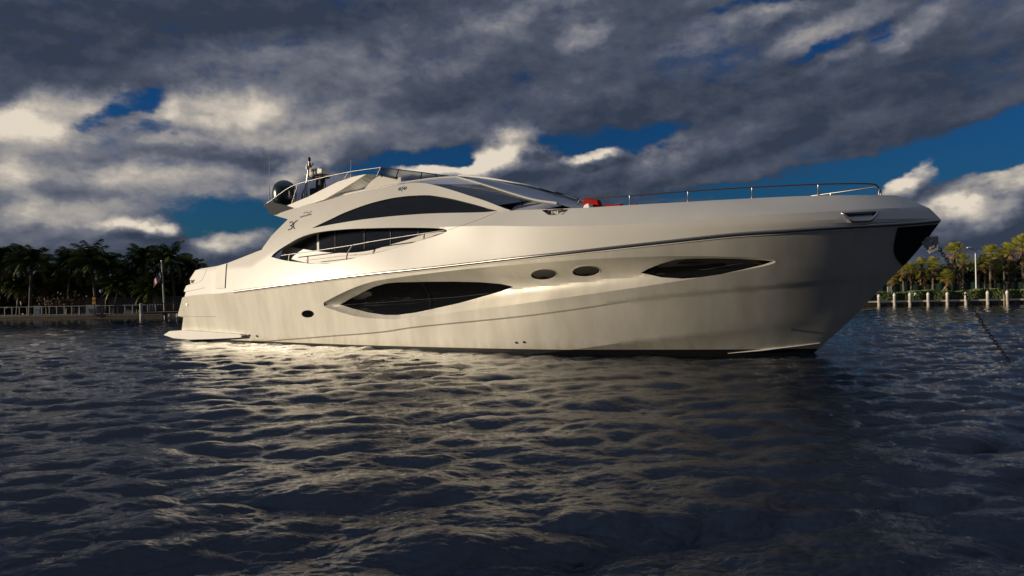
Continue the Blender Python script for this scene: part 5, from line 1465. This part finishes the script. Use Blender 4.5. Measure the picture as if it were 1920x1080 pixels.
def cloth(s0, s1, t0, t1, n=14):
    mm = MB(); S_ = np.linspace(s0, s1, n)
    strip(mm, np.array([flag_pt(s, t0) for s in S_]), np.array([flag_pt(s, t1) for s in S_])); return mm
red, wht = MB(), MB()
for i in range(13):
    s0 = 0.42 if i < 7 else 0.0
    src = cloth(s0, 1.0, i / 13, (i + 1) / 13)
    (red if i % 2 == 0 else wht).add(src.v[0], src.f)
red.build('red_stripes', M_FR, fl_o); wht.build('white_stripes', M_FW, fl_o)
cn = cloth(0.0, 0.42, 0, 7 / 13, 8).build('canton', M_FB, fl_o)
mm = MB()
for r_ in range(5):
    for c_ in range(6 if r_ % 2 == 0 else 5):
        s = 0.035 + 0.068 * (c_ + (0 if r_ % 2 == 0 else .5)); t = (0.6 + 1.45 * r_) / 13
        p = flag_pt(s, t); mm.lathe([(0.017, -0.012), (0.017, 0.012)], p, 5, 0, 'y')
mm.build('star', M_FW, cn)

# --- right shore: lamp, screen fence, small things on the wall
b, t_, h_ = MISC[0], MISC[1], MISC[2]
sl = empty('street_lamp', (b[0], b[1], GZ)); tag(sl, 'tall pale street lamp with a curved arm among the fan palms', 'street lamp')
H_ = t_[2] - GZ
mm = MB(); mm.tube([(0, 0, -0.1), (0, 0, 0.4), (0, 0, H_)], [0.11, 0.075, 0.055], 10); mm.build('pole', M_WPAINT, sl, 40)
hd_ = np.array([h_[0] - b[0], 0, h_[2] - GZ])
mm = MB(); mm.tube(curve([(0, 0, H_), (-0.12, 0, H_ + 0.28), (-0.40, 0, H_ + 0.52), (hd_[0] + .12, 0, hd_[2] + 0.02)], 0.08), 0.035, 8); mm.build('arm', M_DULLSTEEL, sl, 40)
mm = MB(); mm.box((hd_[0] - 0.05, 0, hd_[2] + 0.02), (0.48, 0.2, 0.13), taper=0.8); bevel(mm.build('lamp_head', M_WPAINT, sl), 0.04)
mm = MB(); mm.box((hd_[0] - 0.08, 0, hd_[2] - 0.055), (0.3, 0.15, 0.03)); mm.build('lens', M_GLASS, sl)
mm = MB(); mm.lathe([(0.17, 0.0), (0.17, 0.9), (0.14, 0.92)], (0, 0, 0), 10); mm.build('base_sleeve', M_SIGN, sl, 40)
M_MESH = mat('green_screen_mesh', (0.012, 0.05, 0.035), 0.8); vary(M_MESH, (0.008, 0.035, 0.025), (0.018, 0.065, 0.045), 1.2, (1, 1, 0.3))
gf = empty('screen_fence', (40.0, 75.5, GZ)); tag(gf, 'dark green screen fence between the fan palm trunks', 'fence'); gf.rotation_euler = (0, 0, -0.05)
for i in range(9):
    mm = MB(); X = np.linspace(i * 2.6 - 4 + .02, i * 2.6 - 1.42, 12)
    A = np.stack([X, 0.04 * np.sin(X * 5), np.full(12, 0.05)], 1); strip(mm, A, A + [0, 0, 1.65 + 0.08 * (i % 3)]); mm.build('screen_panel', M_MESH, gf)
    mm = MB(); mm.tube([(i * 2.6 - 4, 0.06, 0), (i * 2.6 - 4, 0.06, 1.85)], 0.035, 6); mm.build('post', M_DULLSTEEL, gf)
x_, y_, z_ = MISC[7]
bx = empty('information_sign', (x_, y_ + .25, GZ)); tag(bx, 'small white sign board on a post next to the hull', 'sign')
mm = MB(); mm.tube([(0, 0, 0), (0, 0, 1.1)], 0.04, 8); mm.build('post', M_DULLSTEEL, bx)
mm = MB(); mm.box((0, -0.05, 1.25), (0.36, 0.05, 0.55)); bevel(mm.build('board', M_WPAINT, bx), 0.02)
x_, y_, z_ = MISC[8]
bd = empty('bollard_light', (x_, shore_y(x_) - 0.05, GZ)); tag(bd, 'short grey capped fixture between the third and fourth piles', 'bollard')
mm = MB(); mm.lathe([(0.06, -0.1), (0.06, 0.3), (0.13, 0.32), (0.14, 0.62), (0.10, 0.72)], (0, 0, 0), 12); mm.build('body', M_DULLSTEEL, bd, 40)
mm = MB(); mm.lathe([(0.14, 0.72), (0.10, 0.82), (0.0, 0.88)], (0, 0, 0), 12); mm.build('cap', M_WPAINT, bd, 40)
ld = empty('ladder', (47.95, shore_y(47.95) - 0.36, 0)); tag(ld, 'short wooden ladder fixed to the timber seawall', 'ladder')
for s in (-.19, .19):
    mm = MB(); mm.box((s, 0, 0.35), (0.06, 0.06, 1.25)); mm.build('rail', M_PILE, ld)
for k in range(4):
    mm = MB(); mm.box((0, -0.01, -0.05 + k * 0.25), (0.32, 0.05, 0.06)); mm.build('rung', M_PILE, ld)
